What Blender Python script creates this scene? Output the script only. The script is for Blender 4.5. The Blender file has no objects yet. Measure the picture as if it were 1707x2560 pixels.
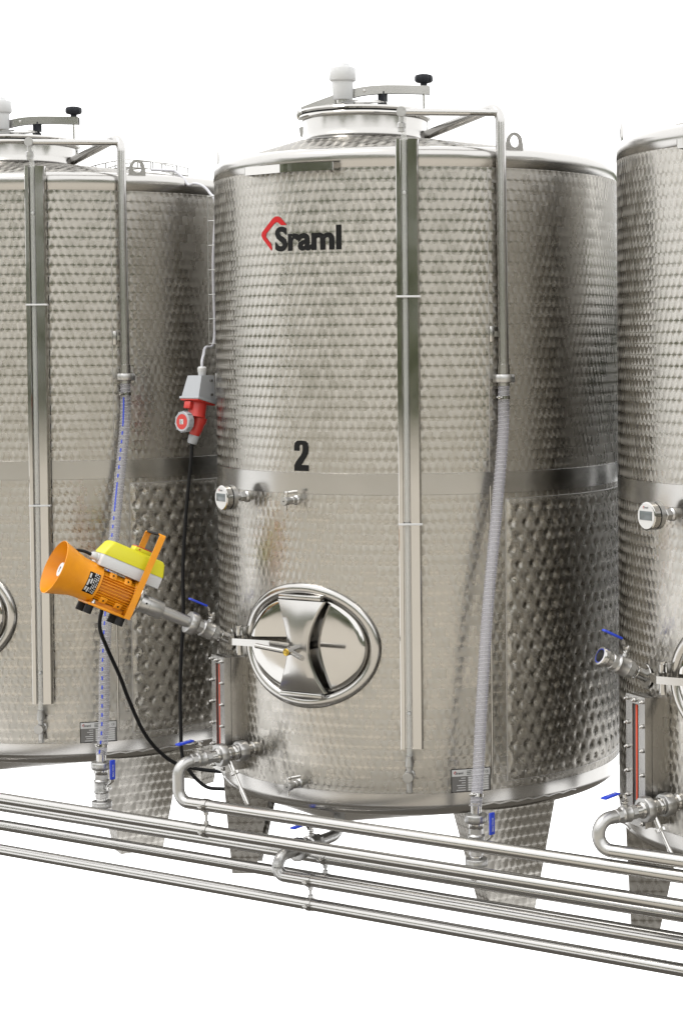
import bpy, math, random
from math import sin, cos, pi, radians as RAD, sqrt, atan2
from mathutils import Vector as V, Matrix as MX

random.seed(7)
SC = bpy.context.scene
COL = SC.collection

# ------------------------------------------------------------------ camera
cam_d = bpy.data.cameras.new('camera')
cam = bpy.data.objects.new('camera', cam_d); COL.objects.link(cam)
CAM = V((4.52687635, -6.75274012, 2.03890001))
YAW, PITCH, ROLL = RAD(-30.20075573), RAD(-2.10123776), RAD(-0.36058956)
fw = V((sin(YAW)*cos(PITCH), cos(YAW)*cos(PITCH), sin(PITCH)))
rt = V((cos(YAW), -sin(YAW), 0)); up = rt.cross(fw)
rt2 = rt*cos(ROLL) + up*sin(ROLL); up2 = up*cos(ROLL) - rt*sin(ROLL)
cam.matrix_world = MX(((rt2.x, up2.x, -fw.x, CAM.x), (rt2.y, up2.y, -fw.y, CAM.y), (rt2.z, up2.z, -fw.z, CAM.z), (0, 0, 0, 1)))
cam_d.sensor_fit = 'VERTICAL'; cam_d.sensor_height = 36.0
cam_d.lens = 4749.995/2560*36
cam_d.shift_x = -494.885/2560; cam_d.shift_y = -241.371/2560
cam_d.clip_start = 0.05; cam_d.clip_end = 500
SC.camera = cam

# ------------------------------------------------------------------ world: white surround, darkened below the frame for dark undersides
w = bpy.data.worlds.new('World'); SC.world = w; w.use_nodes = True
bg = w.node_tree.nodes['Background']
bg.inputs['Strength'].default_value = 2.3
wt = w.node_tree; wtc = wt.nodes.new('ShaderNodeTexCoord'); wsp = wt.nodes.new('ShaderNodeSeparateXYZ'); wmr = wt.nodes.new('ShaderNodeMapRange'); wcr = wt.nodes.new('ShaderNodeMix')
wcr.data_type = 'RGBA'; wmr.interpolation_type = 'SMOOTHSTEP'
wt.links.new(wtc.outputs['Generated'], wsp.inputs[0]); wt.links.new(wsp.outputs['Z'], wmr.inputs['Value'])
wmr.inputs['From Min'].default_value = -0.41; wmr.inputs['From Max'].default_value = -0.345      # white surround above, dark tone added below so metal undersides mirror dark
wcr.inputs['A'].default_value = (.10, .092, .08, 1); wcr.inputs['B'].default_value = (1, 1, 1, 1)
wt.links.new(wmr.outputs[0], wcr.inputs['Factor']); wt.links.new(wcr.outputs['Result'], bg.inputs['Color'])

# soft high sun behind the camera's left shoulder
sun_d = bpy.data.lights.new('sun', 'SUN'); sun_d.energy = 1.5; sun_d.angle = RAD(14); sun_d.color = (1.0, .965, .91)
sun = bpy.data.objects.new('sun', sun_d); COL.objects.link(sun)
sun.rotation_euler = V((-0.30, -0.42, 0.86)).to_track_quat('Z', 'Y').to_euler()
sun.location = (0, -6, 12)

SC.view_settings.view_transform = 'Standard'; SC.view_settings.look = 'None'
SC.view_settings.exposure = 0; SC.view_settings.gamma = 1
SC.render.film_transparent = False
SC.cycles.use_denoising = True
SC.cycles.max_bounces = 10; SC.cycles.glossy_bounces = 6; SC.cycles.transparent_max_bounces = 16
SC.cycles.sample_clamp_indirect = 8

GZ = -0.2            # ground level
S = 1.9256774        # tank spacing
R = 0.85             # tank radius

# ------------------------------------------------------------------ materials
MAT = {}
def principled(name, col, rough=.5, metal=0., **kw):
    m = bpy.data.materials.new(name); m.use_nodes = True
    b = m.node_tree.nodes['Principled BSDF']
    if metal == 0 and name not in ('yard_ground', 'asphalt', 'leaves', 'dark_screen_leaves'): col = tuple(c*.84 for c in col)
    b.inputs['Base Color'].default_value = (*col, 1); b.inputs['Roughness'].default_value = rough
    b.inputs['Metallic'].default_value = metal
    for k, v in kw.items(): b.inputs[k].default_value = v
    MAT[name] = m
    return m, m.node_tree, b
def nd(nt, typ, **kw):
    n = nt.nodes.new(typ)
    for k, v in kw.items(): setattr(n, k, v)
    return n
def mth(nt, op, a, b=None, c=None):
    n = nt.nodes.new('ShaderNodeMath'); n.operation = op
    for i, x in enumerate((a, b, c)):
        if x is None: continue
        if hasattr(x, 'is_linked'): nt.links.new(x, n.inputs[i])
        else: n.inputs[i].default_value = x
    return n.outputs[0]
def vmth(nt, op, a, b=None, scale=None):
    n = nt.nodes.new('ShaderNodeVectorMath'); n.operation = op
    for i, x in enumerate((a, b)):
        if x is None: continue
        if hasattr(x, 'is_linked'): nt.links.new(x, n.inputs[i])
        else: n.inputs[i].default_value = x
    if scale is not None:
        if hasattr(scale, 'is_linked'): nt.links.new(scale, n.inputs['Scale'])
        else: n.inputs['Scale'].default_value = scale
    return n.outputs[0]
def noise_var(nt, bsdf, scale, socket, lo, hi, detail=3, stretch=None):
    tc = nd(nt, 'ShaderNodeTexCoord'); src = tc.outputs['Object']
    if stretch:
        mp = nd(nt, 'ShaderNodeMapping'); mp.inputs['Scale'].default_value = stretch
        nt.links.new(src, mp.inputs[0]); src = mp.outputs[0]
    n = nd(nt, 'ShaderNodeTexNoise'); n.inputs['Scale'].default_value = scale; n.inputs['Detail'].default_value = detail
    nt.links.new(src, n.inputs['Vector'])
    mr = nd(nt, 'ShaderNodeMapRange'); mr.inputs['To Min'].default_value = lo; mr.inputs['To Max'].default_value = hi
    mr.inputs['From Min'].default_value = .25; mr.inputs['From Max'].default_value = .75
    nt.links.new(n.outputs['Fac'], mr.inputs[0]); nt.links.new(mr.outputs[0], bsdf.inputs[socket])
    return n

STEEL = (.385, .369, .340)
def marbled(name, pu=.0300, pv=.0397, rd=.027, rough=.265, aniso=.965, col=STEEL):
    """stainless sheet ground in overlapping discs; UV is in metres on the sheet"""
    m, nt, b = principled(name, col, rough, 1.0)
    L = nt.links
    uv = nd(nt, 'ShaderNodeUVMap'); sp = nd(nt, 'ShaderNodeSeparateXYZ'); L.new(uv.outputs[0], sp.inputs[0])
    u, v = sp.outputs[0], sp.outputs[1]
    def nearest(j):      # offset from the nearest disc centre in row j
        par = mth(nt, 'MULTIPLY', mth(nt, 'MODULO', mth(nt, 'ADD', j, 1000.0), 2.0), .5)
        # small wander of each row, as on the real sheet
        wn = nd(nt, 'ShaderNodeTexWhiteNoise', noise_dimensions='1D'); L.new(j, wn.inputs['W'])
        sh = mth(nt, 'ADD', par, mth(nt, 'MULTIPLY', mth(nt, 'SUBTRACT', wn.outputs['Value'], .5), .12))
        q = mth(nt, 'SUBTRACT', mth(nt, 'DIVIDE', u, pu), sh)
        k = mth(nt, 'FLOOR', q)
        dx = mth(nt, 'MULTIPLY', mth(nt, 'SUBTRACT', mth(nt, 'SUBTRACT', q, k), .5), pu)
        dy = mth(nt, 'SUBTRACT', v, mth(nt, 'MULTIPLY', mth(nt, 'ADD', j, .5), pv))
        return dx, dy, k
    j0 = mth(nt, 'FLOOR', mth(nt, 'DIVIDE', v, pv)); j1 = mth(nt, 'SUBTRACT', j0, 1.0)   # the lower row is ground over the upper
    ax, ay, ka = nearest(j0); bx, by, kb = nearest(j1)
    d1 = mth(nt, 'SQRT', mth(nt, 'ADD', mth(nt, 'MULTIPLY', bx, bx), mth(nt, 'MULTIPLY', by, by)))
    sel = mth(nt, 'LESS_THAN', d1, rd)
    def mixf(a, c): return mth(nt, 'ADD', a, mth(nt, 'MULTIPLY', sel, mth(nt, 'SUBTRACT', c, a)))
    dx, dy, k, j = mixf(ax, bx), mixf(ay, by), mixf(ka, kb), mixf(j0, j1)
    tg = nd(nt, 'ShaderNodeTangent', direction_type='UV_MAP')
    ge = nd(nt, 'ShaderNodeNewGeometry')
    T = tg.outputs[0]; B = vmth(nt, 'CROSS_PRODUCT', ge.outputs['Normal'], T)
    rad = vmth(nt, 'ADD', vmth(nt, 'SCALE', T, scale=dx), vmth(nt, 'SCALE', B, scale=dy))
    rad = vmth(nt, 'NORMALIZE', rad)
    L.new(rad, b.inputs['Tangent'])
    b.inputs['Anisotropic'].default_value = aniso; b.inputs['Specular Tint'].default_value = (.55, .55, .55, 1)
    # per-disc variation of tone and roughness
    cb = nd(nt, 'ShaderNodeCombineXYZ'); L.new(k, cb.inputs[0]); L.new(j, cb.inputs[1])
    wn = nd(nt, 'ShaderNodeTexWhiteNoise', noise_dimensions='2D'); L.new(cb.outputs[0], wn.inputs['Vector'])
    ns = nd(nt, 'ShaderNodeTexNoise'); ns.inputs['Scale'].default_value = 3.0; ns.inputs['Detail'].default_value = 4
    L.new(uv.outputs[0], ns.inputs['Vector'])
    amt = mth(nt, 'ADD', mth(nt, 'MULTIPLY', wn.outputs['Value'], .10), mth(nt, 'MULTIPLY', ns.outputs['Fac'], .16))
    L.new(mth(nt, 'ADD', amt, rough - .12), b.inputs['Roughness'])
    # each disc is ground very slightly dished
    r2 = mth(nt, 'ADD', mth(nt, 'MULTIPLY', dx, dx), mth(nt, 'MULTIPLY', dy, dy))
    tilt = mth(nt, 'MULTIPLY', mth(nt, 'SQRT', r2), 0.25)
    nrm = vmth(nt, 'NORMALIZE', vmth(nt, 'ADD', ge.outputs['Normal'], vmth(nt, 'SCALE', rad, scale=tilt)))
    L.new(nrm, b.inputs['Normal'])
    return m
marbled('marbled_steel')
marbled('marbled_steel_large', pu=.040, pv=.052, rd=.036)

m, nt, b = principled('brushed_steel', (.39, .381, .366), .25, 1.0); noise_var(nt, b, 6, 'Roughness', .17, .27, 4)
m, nt, b = principled('pipe_steel', (.40, .392, .38), .2, 1.0); noise_var(nt, b, 3, 'Roughness', .19, .25, 3)
m, nt, b = principled('polished_steel', (.42, .411, .395), .07, 1.0); noise_var(nt, b, 9, 'Roughness', .05, .12, 3)
m, nt, b = principled('cast_steel', (.385, .381, .373), .36, 1.0); noise_var(nt, b, 60, 'Roughness', .30, .45, 3)
m, nt, b = principled('weld_seam', (.5, .49, .48), .4, 1.0)
principled('bolt_steel', (.50, .49, .475), .22, 1.0)
principled('orange_paint', (.82, .315, .002), .38)
nt = MAT['orange_paint'].node_tree; b = nt.nodes['Principled BSDF']; n1 = noise_var(nt, b, 14, 'Roughness', .30, .50, 5)
cr = nd(nt, 'ShaderNodeValToRGB'); cr.color_ramp.elements[0].position = .3; cr.color_ramp.elements[1].position = .65
cr.color_ramp.elements[0].color = (.58, .21, .004, 1); cr.color_ramp.elements[1].color = (.69, .268, .002, 1); nt.links.new(n1.outputs['Fac'], cr.inputs[0]); nt.links.new(cr.outputs[0], b.inputs['Base Color'])
principled('yellow_plastic', (.62, .58, .012), .42)
principled('grey_plastic', (.36, .375, .40), .45)
principled('light_plastic', (.56, .565, .575), .45)
principled('white_plastic', (.56, .565, .57), .35, **{'Subsurface Weight': .15, 'Subsurface Radius': (.02, .02, .02)})
principled('red_plastic', (.50, .03, .022), .36)
principled('blue_vinyl', (.012, .045, .50), .38)
principled('black_rubber', (.010, .010, .011), .6, **{'Specular IOR Level': .25})
principled('black_cable', (.008, .008, .009), .5, **{'Specular IOR Level': .2})
principled('knob_black', (.012, .014, .019), .55, **{'Specular IOR Level': .25})
principled('white_cable', (.50, .50, .54), .4)
principled('galvanised_wire', (.36, .36, .35), .35, 1.0)
principled('brass', (.45, .32, .07), .25, 1.0)
principled('ink_black', (.008, .008, .008), .5, **{'Specular IOR Level': .12})
principled('ink_red', (.43, .016, .018), .5, **{'Specular IOR Level': .12})
principled('plate_white', (.55, .55, .55), .4)
principled('plate_grey', (.14, .135, .13), .4)
principled('display_glass', (.11, .125, .13), .2)
principled('red_float', (.55, .06, .02), .3)
principled('dark_interior', (.01, .01, .01), .7, **{'Specular IOR Level': .1})
def clear(name, col, fac, rough):
    m, nt, b = principled(name, col, rough)
    tr = nd(nt, 'ShaderNodeBsdfTransparent'); mx = nd(nt, 'ShaderNodeMixShader'); mx.inputs[0].default_value = fac
    out = nt.nodes['Material Output']
    nt.links.new(tr.outputs[0], mx.inputs[1]); nt.links.new(b.outputs[0], mx.inputs[2]); nt.links.new(mx.outputs[0], out.inputs[0])
clear('clear_tube', (.75, .76, .74), .28, .08)
clear('clear_hose', (.38, .375, .41), .50, .2)
principled('hose_wire', (.62, .61, .64), .3)
m, nt, b = principled('yard_ground', (.44, .41, .36), .9)
principled('dark_screen_leaves', (.018, .022, .012), .6)
m2, nt2, b2 = principled('leaves', (.205, .235, .125), .6)

# ------------------------------------------------------------------ mesh builder
def frame(o, X=None, Z=None, Y=None):
    """matrix with origin o and the given axes (two of three)"""
    o = V(o)
    if Z is not None and X is not None:
        z = V(Z).normalized(); x = V(X); x = (x - z*x.dot(z)).normalized(); y = z.cross(x)
    elif Z is not None:
        z = V(Z).normalized(); t = V((0, 0, 1)) if abs(z.z) < .9 else V((1, 0, 0)); x = t.cross(z).normalized(); y = z.cross(x)
    else:
        x = V(X).normalized(); t = V((0, 0, 1)); y = t.cross(x).normalized(); z = x.cross(y)
    return MX(((x.x, y.x, z.x, o.x), (x.y, y.y, z.y, o.y), (x.z, y.z, z.z, o.z), (0, 0, 0, 1)))
def pol(th, r, z): return V((r*cos(RAD(th)), r*sin(RAD(th)), z))
def rad_frame(th, r, z):
    """frame on the tank wall: X along the wall (to the right seen from outside), Y up, Z outward"""
    n = pol(th, 1, 0); x = V((-n.y, n.x, 0))
    return frame(pol(th, r, z), X=x, Z=n)
I4 = MX.Identity(4)

def fillet(pts, r, seg=8):
    pts = [V(p) for p in pts]; out = [pts[0]]
    for i in range(1, len(pts)-1):
        p0, p, p1 = pts[i-1], pts[i], pts[i+1]
        a = (p0-p).normalized(); c = (p1-p).normalized(); ang = a.angle(c)
        rr = r[i-1] if isinstance(r, (list, tuple)) else r
        t = min(rr/math.tan(ang/2), (p0-p).length*.98, (p1-p).length*.98)
        q0, q1 = p+a*t, p+c*t
        re = t*math.tan(ang/2); ctr = p + (a+c).normalized()*(re/sin(ang/2))
        v0, v1 = q0-ctr, q1-ctr; tot = v0.angle(v1); ax = v0.cross(v1).normalized()
        for k in range(seg+1): out.append(ctr + MX.Rotation(tot*k/seg, 3, ax) @ v0)
    out.append(pts[-1]); return out
def spline(pts, n=10):
    pts = [V(p) for p in pts]; P = [pts[0]*2-pts[1]] + pts + [pts[-1]*2-pts[-2]]; out = []
    for i in range(1, len(P)-2):
        for k in range(n):
            t = k/n; a, b_, c, d = P[i-1], P[i], P[i+1], P[i+2]
            out.append(.5*((2*b_) + (c-a)*t + (2*a-5*b_+4*c-d)*t*t + (3*b_-a-3*c+d)*t**3))
    out.append(pts[-1]); return out

class MB:
    def __init__(s): s.v = []; s.f = []; s.uv = {}; s.mi = []; s.cm = 0
    def add(s, vs, fs, M=None):
        o = len(s.v); s.v += [(M @ V(p)) if M else V(p) for p in vs]
        s.f += [[i+o for i in f] for f in fs]; s.mi += [s.cm]*len(fs); return s
    def lathe(s, prof, n=24, M=None, a0=0, a1=2*pi, cap=True):
        full = abs(a1-a0-2*pi) < 1e-6; m = n if full else n+1; vs = []
        for i in range(m):
            a = a0+(a1-a0)*i/n
            for r, z in prof: vs.append((r*cos(a), r*sin(a), z))
        k = len(prof); fs = []
        for i in range(n):
            i2 = (i+1) % m
            for j in range(k-1):
                fs.append([i*k+j, i2*k+j, i2*k+j+1, i*k+j+1])
        if cap and full:
            if prof[0][0] > 1e-5: fs.append([i*k for i in range(m)][::-1])
            if prof[-1][0] > 1e-5: fs.append([i*k+k-1 for i in range(m)])
        return s.add(vs, fs, M)
    def cyl(s, p0, p1, r, n=16, r2=None):
        p0, p1 = V(p0), V(p1); d = p1-p0
        return s.lathe([(r, 0), (r if r2 is None else r2, d.length)], n, frame(p0, Z=d))
    def tube(s, path, r, n=12, closed=False, caps=True):
        path = [V(p) for p in path]; N = len(path)
        rs = r if isinstance(r, (list, tuple)) else [r]*N
        tg = []
        for i in range(N):
            a = path[i-1] if (i > 0 or closed) else path[0]; c = path[(i+1) % N] if (i < N-1 or closed) else path[-1]
            tg.append((c-a).normalized())
        t0 = tg[0]; ref = V((0, 0, 1)) if abs(t0.z) < .9 else V((1, 0, 0))
        nx = (ref - t0*ref.dot(t0)).normalized(); vs = []
        for i in range(N):
            if i: 
                nx = nx - tg[i]*nx.dot(tg[i]); nx.normalize()
            ny = tg[i].cross(nx)
            for k in range(n):
                a = 2*pi*k/n; vs.append(path[i] + (nx*cos(a)+ny*sin(a))*rs[i])
        fs = []
        for i in range(N if closed else N-1):
            i2 = (i+1) % N
            for k in range(n):
                k2 = (k+1) % n; fs.append([i*n+k, i*n+k2, i2*n+k2, i2*n+k])
        if caps and not closed: fs += [list(range(n))[::-1], [(N-1)*n+k for k in range(n)]]
        return s.add(vs, fs)
    def box(s, c, d, M=None, b=0.0):
        """box centred at c with full sizes d and chamfer b"""
        x, y, z = (q/2 for q in d); c = V(c)
        if b <= 0:
            vs = [c+V((sx*x, sy*y, sz*z)) for sx in (-1, 1) for sy in (-1, 1) for sz in (-1, 1)]
            fs = [[0, 1, 3, 2], [4, 6, 7, 5], [0, 4, 5, 1], [2, 3, 7, 6], [0, 2, 6, 4], [1, 5, 7, 3]]
            return s.add(vs, fs, M)
        import bmesh
        bm = bmesh.new(); bmesh.ops.create_cube(bm, size=1)
        for q in bm.verts: q.co = c + V((q.co.x*2*x, q.co.y*2*y, q.co.z*2*z))
        bmesh.ops.bevel(bm, geom=bm.edges[:], offset=b, segments=2, affect='EDGES', profile=.5)
        bm.verts.index_update()
        r = s.add([q.co.copy() for q in bm.verts], [[q.index for q in f.verts] for f in bm.faces], M); bm.free(); return r
    def prism(s, poly, z0, z1, M=None):
        n = len(poly); ar = sum(poly[i][0]*poly[(i+1) % n][1]-poly[(i+1) % n][0]*poly[i][1] for i in range(n))
        if ar < 0: poly = poly[::-1]
        vs = [(x, y, z0) for x, y in poly] + [(x, y, z1) for x, y in poly]
        fs = [list(range(n))[::-1], [n+i for i in range(n)]] + [[i, (i+1) % n, n+(i+1) % n, n+i] for i in range(n)]
        return s.add(vs, fs, M)
    def ring(s, outer, inner, z0, z1, M=None):
        """prism with a hole: outer and inner loops of equal length"""
        n = len(outer); vs = []
        for L_, z in ((outer, z0), (inner, z0), (outer, z1), (inner, z1)): vs += [(x, y, z) for x, y in L_]
        fs = []
        for i in range(n):
            j = (i+1) % n
            fs += [[i, n+i, n+j, j], [2*n+i, 2*n+j, 3*n+j, 3*n+i], [i, j, 2*n+j, 2*n+i], [n+i, 3*n+i, 3*n+j, n+j]]
        return s.add(vs, fs, M)
    def grid(s, fn, ni, nj, flip=False):
        """fn(i,j) -> (point, uv)"""
        o = len(s.v)
        for i in range(ni+1):
            for j in range(nj+1):
                p, uv = fn(i, j); s.uv[len(s.v)] = uv; s.v.append(V(p))
        for i in range(ni):
            for j in range(nj):
                a = o+i*(nj+1)+j; q = [a, a+nj+1, a+nj+2, a+1]
                s.f.append(q[::-1] if flip else q); s.mi.append(s.cm)
        return s
    def hexnut(s, M, r, h, n=6, ch=.12):
        return s.lathe([(r*.86, 0), (r, h*ch), (r, h*(1-ch)), (r*.86, h)], n, M)
    def mesh(s, name, M=None, sharp=38):
        me = bpy.data.meshes.new(name); inv = M.inverted() if M else None
        me.from_pydata([(inv @ p) if inv else p for p in s.v], [], s.f)
        if s.uv:
            ul = me.uv_layers.new(name='UVMap')
            li = [0]*len(me.loops); me.loops.foreach_get('vertex_index', li); flat = []
            for i in li: flat += s.uv.get(i, (0, 0))
            ul.data.foreach_set('uv', flat)
        me.polygons.foreach_set('use_smooth', [True]*len(me.polygons))
        if any(s.mi): me.polygons.foreach_set('material_index', s.mi)
        me.update(); me.set_sharp_from_angle(angle=RAD(sharp))
        return me

WM = {}
def mw(o): return WM.get(o.name, I4)
def build(name, mb, mat, parent=None, origin=None, sharp=38):
    M = mw(parent) if parent else (MX.Translation(V(origin)) if origin is not None else I4)
    me = mb.mesh(name, M, sharp)
    for mm in (mat if isinstance(mat, (list, tuple)) else [mat]): me.materials.append(MAT[mm])
    o = bpy.data.objects.new(name, me); COL.objects.link(o)
    if parent: o.parent = parent
    else: o.matrix_world = M
    WM[o.name] = M.copy()
    return o
def thing(name, label, cat, loc, group=None, M=None):
    o = bpy.data.objects.new(name, None); COL.objects.link(o); o.empty_display_size = .05
    M = M if M is not None else MX.Translation(V(loc)); o.matrix_world = M; WM[o.name] = M.copy()
    o['label'] = label; o['category'] = cat
    if group: o['group'] = group
    return o
def tag(o, label, cat, group=None):
    o['label'] = label; o['category'] = cat
    if group: o['group'] = group
    return o
def copy_tree(o, parent=None, skip=()):
    c = o.copy(); COL.objects.link(c); c.parent = parent
    for ch in list(o.children):
        if ch.name.split('.')[0] in skip: continue
        copy_tree(ch, c, skip)
    return c
def move_copy(o, M, label, skip=()):
    c = copy_tree(o, None, skip); c.matrix_world = M @ mw(o); WM[c.name] = M @ mw(o); c['label'] = label
    return c
def text_mb(body, M, w_, h_, bold=0.0, depth=.0004, mb=None, wrap=None, align=0):
    """flat lettering scaled to w_ x h_ (h_ = cap height), lower-left at M's origin"""
    cu = bpy.data.curves.new('t', 'FONT'); cu.body = body; cu.size = 1; cu.offset = bold; cu.resolution_u = 4
    ob = bpy.data.objects.new('t', cu); COL.objects.link(ob)
    dg = bpy.context.evaluated_depsgraph_get(); me = ob.evaluated_get(dg).to_mesh()
    vs = [q.co.copy() for q in me.vertices]; fs = [list(q.vertices) for q in me.polygons]
    ob.to_mesh_clear(); bpy.data.objects.remove(ob); bpy.data.curves.remove(cu)
    mb = mb or MB()
    if not vs: return mb
    x0 = min(q.x for q in vs); x1 = max(q.x for q in vs)
    sx = w_/(x1-x0) if w_ else h_/.70; sy = h_/.70
    pts = [V(((q.x-x0)*sx, q.y*sy, depth)) for q in vs]
    if wrap: return mb.add([wrap(p.x, p.y) for p in pts], fs)
    return mb.add(pts, fs, M)

# ------------------------------------------------------------------ the yard the steel mirrors (outside the frame), plus greenery added for dark reflections
fh = V((fw.x, fw.y, 0)).normalized(); rh = V((rt.x, rt.y, 0))
C0 = V((CAM.x, CAM.y, GZ))
g = MB(); NX, NY = 24, 24
def gfn(i, j):
    p = C0 + rh*(-50+100*i/NX) + fh*(6.1 - 50*j/NY); return p, (p.x, p.y)
g.grid(gfn, NX, NY, flip=True)
ground = build('ground', g, 'yard_ground'); ground['kind'] = 'structure'
nt = MAT['yard_ground'].node_tree; b = nt.nodes['Principled BSDF']
n1 = noise_var(nt, b, 1.3, 'Roughness', .8, .95)
cr = nd(nt, 'ShaderNodeValToRGB'); cr.color_ramp.elements[0].color = (.48, .445, .385, 1); cr.color_ramp.elements[1].color = (.58, .54, .475, 1)
nt.links.new(n1.outputs['Fac'], cr.inputs[0]); nt.links.new(cr.outputs[0], b.inputs['Base Color'])
lv = MB(); rnd = random.Random(3)  # unseen wood for the green reflections; full ring added for dark bands
for k in range(40000):
    a = rnd.uniform(0, 2*pi); rr = 46 + rnd.uniform(-1.5, 1.5); h = rnd.random()
    top = 4.6 + .25*sin(a*19) + .25*sin(a*43+1) + (max(0, 8.0 + 2.5*sin(a*7+.6) + 2.0*sin(a*17)) if cos(a) < -.2 else 0)
    p = V((0, 0, GZ)) + (fh*cos(a) + rh*sin(a))*rr + V((0, 0, h*top))
    n = V((rnd.gauss(0, 1), rnd.gauss(0, 1), rnd.gauss(0, 1))).normalized(); M = frame(p, Z=n); q = rnd.uniform(.25, .65)
    lv.add([(-q, -q*.6, 0), (q, -q*.6, 0), (q*.8, q*.6, 0), (-q*.8, q*.6, 0)], [[0, 1, 2, 3]], M)
tl = build('treeline', lv, 'leaves'); tl['kind'] = 'stuff'
tl['label'] = 'far green wood ringing the scene, unseen, added to mirror as dark bands in the steel'; tl['category'] = 'wood'

hd = MB(); rnd = random.Random(5)  # unseen leaf screen added behind the tanks to darken their mirrored flanks
for k in range(14000):
    p = V((rnd.uniform(-6.5, 6.5), 1.75 + rnd.uniform(-.25, .25), GZ + .35 + 2.15*rnd.random()))
    n = V((rnd.gauss(0, 1), rnd.gauss(0, 1), rnd.gauss(0, 1))).normalized(); M = frame(p, Z=n); q = rnd.uniform(.04, .11)
    hd.add([(-q, 0, 0), (0, -q*.5, 0), (q, 0, 0), (0, q*.5, 0)], [[0, 1, 2, 3]], M)
hg = build('dark_leaf_screen', hd, 'dark_screen_leaves'); hg['kind'] = 'stuff'; hg['label'] = 'unseen dark leaf screen added behind the tank row to darken the mirrored steel'; hg['category'] = 'dark_leaf_screen'

# ------------------------------------------------------------------ the tank
T2 = thing('steel_tank', 'whole round marbled steel tank in the middle, numbered 2 and lettered in red and black', 'tank', (0, 0, GZ), 'marbled steel storage tanks')

def shell(name, z0, z1, r, mat, parent, th0=-270, th1=90, n=288, hole=None):
    mb = MB(); nz = max(1, int((z1-z0)/.02)) if hole else max(1, int((z1-z0)/.2))
    def fn(i, j):
        th = th0+(th1-th0)*i/n; z = z0+(z1-z0)*j/nz
        return pol(th, r, z), (RAD(th)*r, z)
    mb.grid(fn, n, nz)
    if hole:
        keep = []
        for f in mb.f:
            c = sum((mb.v[i] for i in f), V())/4
            if not (c.y < 0 and ((c.x-hole[3])/hole[1])**2 + ((c.z-hole[0])/hole[2])**2 < 1): keep.append(f)
        mb.f = keep; mb.mi = [0]*len(keep)
    return build(name, mb, mat, parent)
Z_B, Z_M0, Z_M1, Z_T = .316, 1.4695, 1.552, 2.7255
shell('lower_wall', Z_B, Z_M0, R, 'marbled_steel', T2, hole=(.878, .290, .217, .026))
shell('upper_wall', Z_M1, Z_T, R, 'marbled_steel', T2)
mb = MB(); mb.lathe([(R, Z_M0), (R+.0012, Z_M0+.001), (R+.0012, Z_M1-.001), (R, Z_M1)], 128, cap=False); build('middle_band', mb, 'brushed_steel', T2)
# top rim with knuckle
prof = [(R, Z_T), (R+.0012, Z_T+.001), (R+.0012, Z_T+.045)]
for k in range(1, 9):
    a = RAD(82)*k/8; prof.append((R+.0012-.045+.045*cos(a), Z_T+.045+.036*sin(a)))
RT, ZT = .775, Z_T+.045+.036+.0035
prof.append((RT, ZT))
mb = MB(); mb.lathe(prof, 128, cap=False); build('top_rim', mb, 'brushed_steel', T2, sharp=60)
# top cone: from the rim to the off-centre neck, sheet finish
NC = V((.012, -.392)); RN = .25; ZN = 2.885
mb = MB()
def cone(i, j):
    a = -1.5*pi+2*pi*i/96; t = j/12; r = RT+(RN+.012-RT)*t; c = NC*t
    z = ZT + (ZN-.012-ZT)*(t**.92)
    x, y = c.x+r*cos(a), c.y+r*sin(a); return V((x, y, z)), (x, y)
mb.grid(cone, 96, 12); build('top_cone', mb, 'marbled_steel_large', T2, sharp=80)
# bottom rim and sloping bottom towards the front drain
prof = [(R+.0012, Z_B), (R+.0012, Z_B-.045)]
for k in range(1, 9):
    a = RAD(75)*k/8; prof.append((R+.0012-.06+.06*cos(a), Z_B-.045-.05*sin(a)))
mb = MB(); mb.lathe(prof[::-1], 128, cap=False); build('bottom_rim', mb, 'brushed_steel', T2, sharp=60)
rb, zb = prof[-1]
mb = MB(); DR = V((0, -.60))
def bot(i, j):
    a = 2*pi*i/96; t = j/6; r = rb+(.034-rb)*t; c = DR*t; z = zb+(.135-zb)*t
    x, y = c.x+r*cos(a), c.y+r*sin(a); return V((x, y, z)), (x, y)
mb.grid(bot, 96, 6, flip=True); build('bottom_plate', mb, 'brushed_steel', T2, sharp=80)
# legs: folded trapezoid channels
for thc in (-30, -150, 90):
    Mf = rad_frame(thc, 0, 0); mb = MB(); ct, cb, zt, zbm = .190, .096, .285, GZ
    def P_(u, v, d):   # u -1..1 across, v 0..1 down, d depth inward
        hw = ct+(cb-ct)*v; z = zt+(zbm-zt)*v; return Mf @ V((u*hw, 0, 0.825-.02*v-d)) + V((0, 0, z))
    def front(i, j):
        u = -1+2*i/4; v = j/4; hw = ct+(cb-ct)*v; return P_(u, v, 0), (u*hw+thc, -v*.49)
    mb.grid(front, 4, 4, flip=True)
    for sgn in (-1, 1):
        def side(i, j):
            v = j/4; d = (.22-.12*v)*i/2; return P_(sgn, v, d), (d+thc, -v*.49)
        mb.grid(side, 2, 4, flip=(sgn > 0))
    def inner(i, j): 
        u = -1+2*i/4; v = j/4; return P_(u*.98, v, .004), (u, v)
    mb.grid(inner, 4, 4)
    build('leg', mb, 'marbled_steel', T2, sharp=20)
# weld bead between leg and rim on the right leg
mb = MB(); mb.tube([pol(-44+34*k/20, R, .262+.0035*sin(k*2.1)) for k in range(21)], .0035, 6); build('weld_bead', mb, 'weld_seam', T2)
mb = MB(); mb.tube([pol(-166+34*k/20, R, .262+.0035*sin(k*2.1)) for k in range(21)], .0035, 6); build('weld_bead', mb, 'weld_seam', T2)
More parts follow.
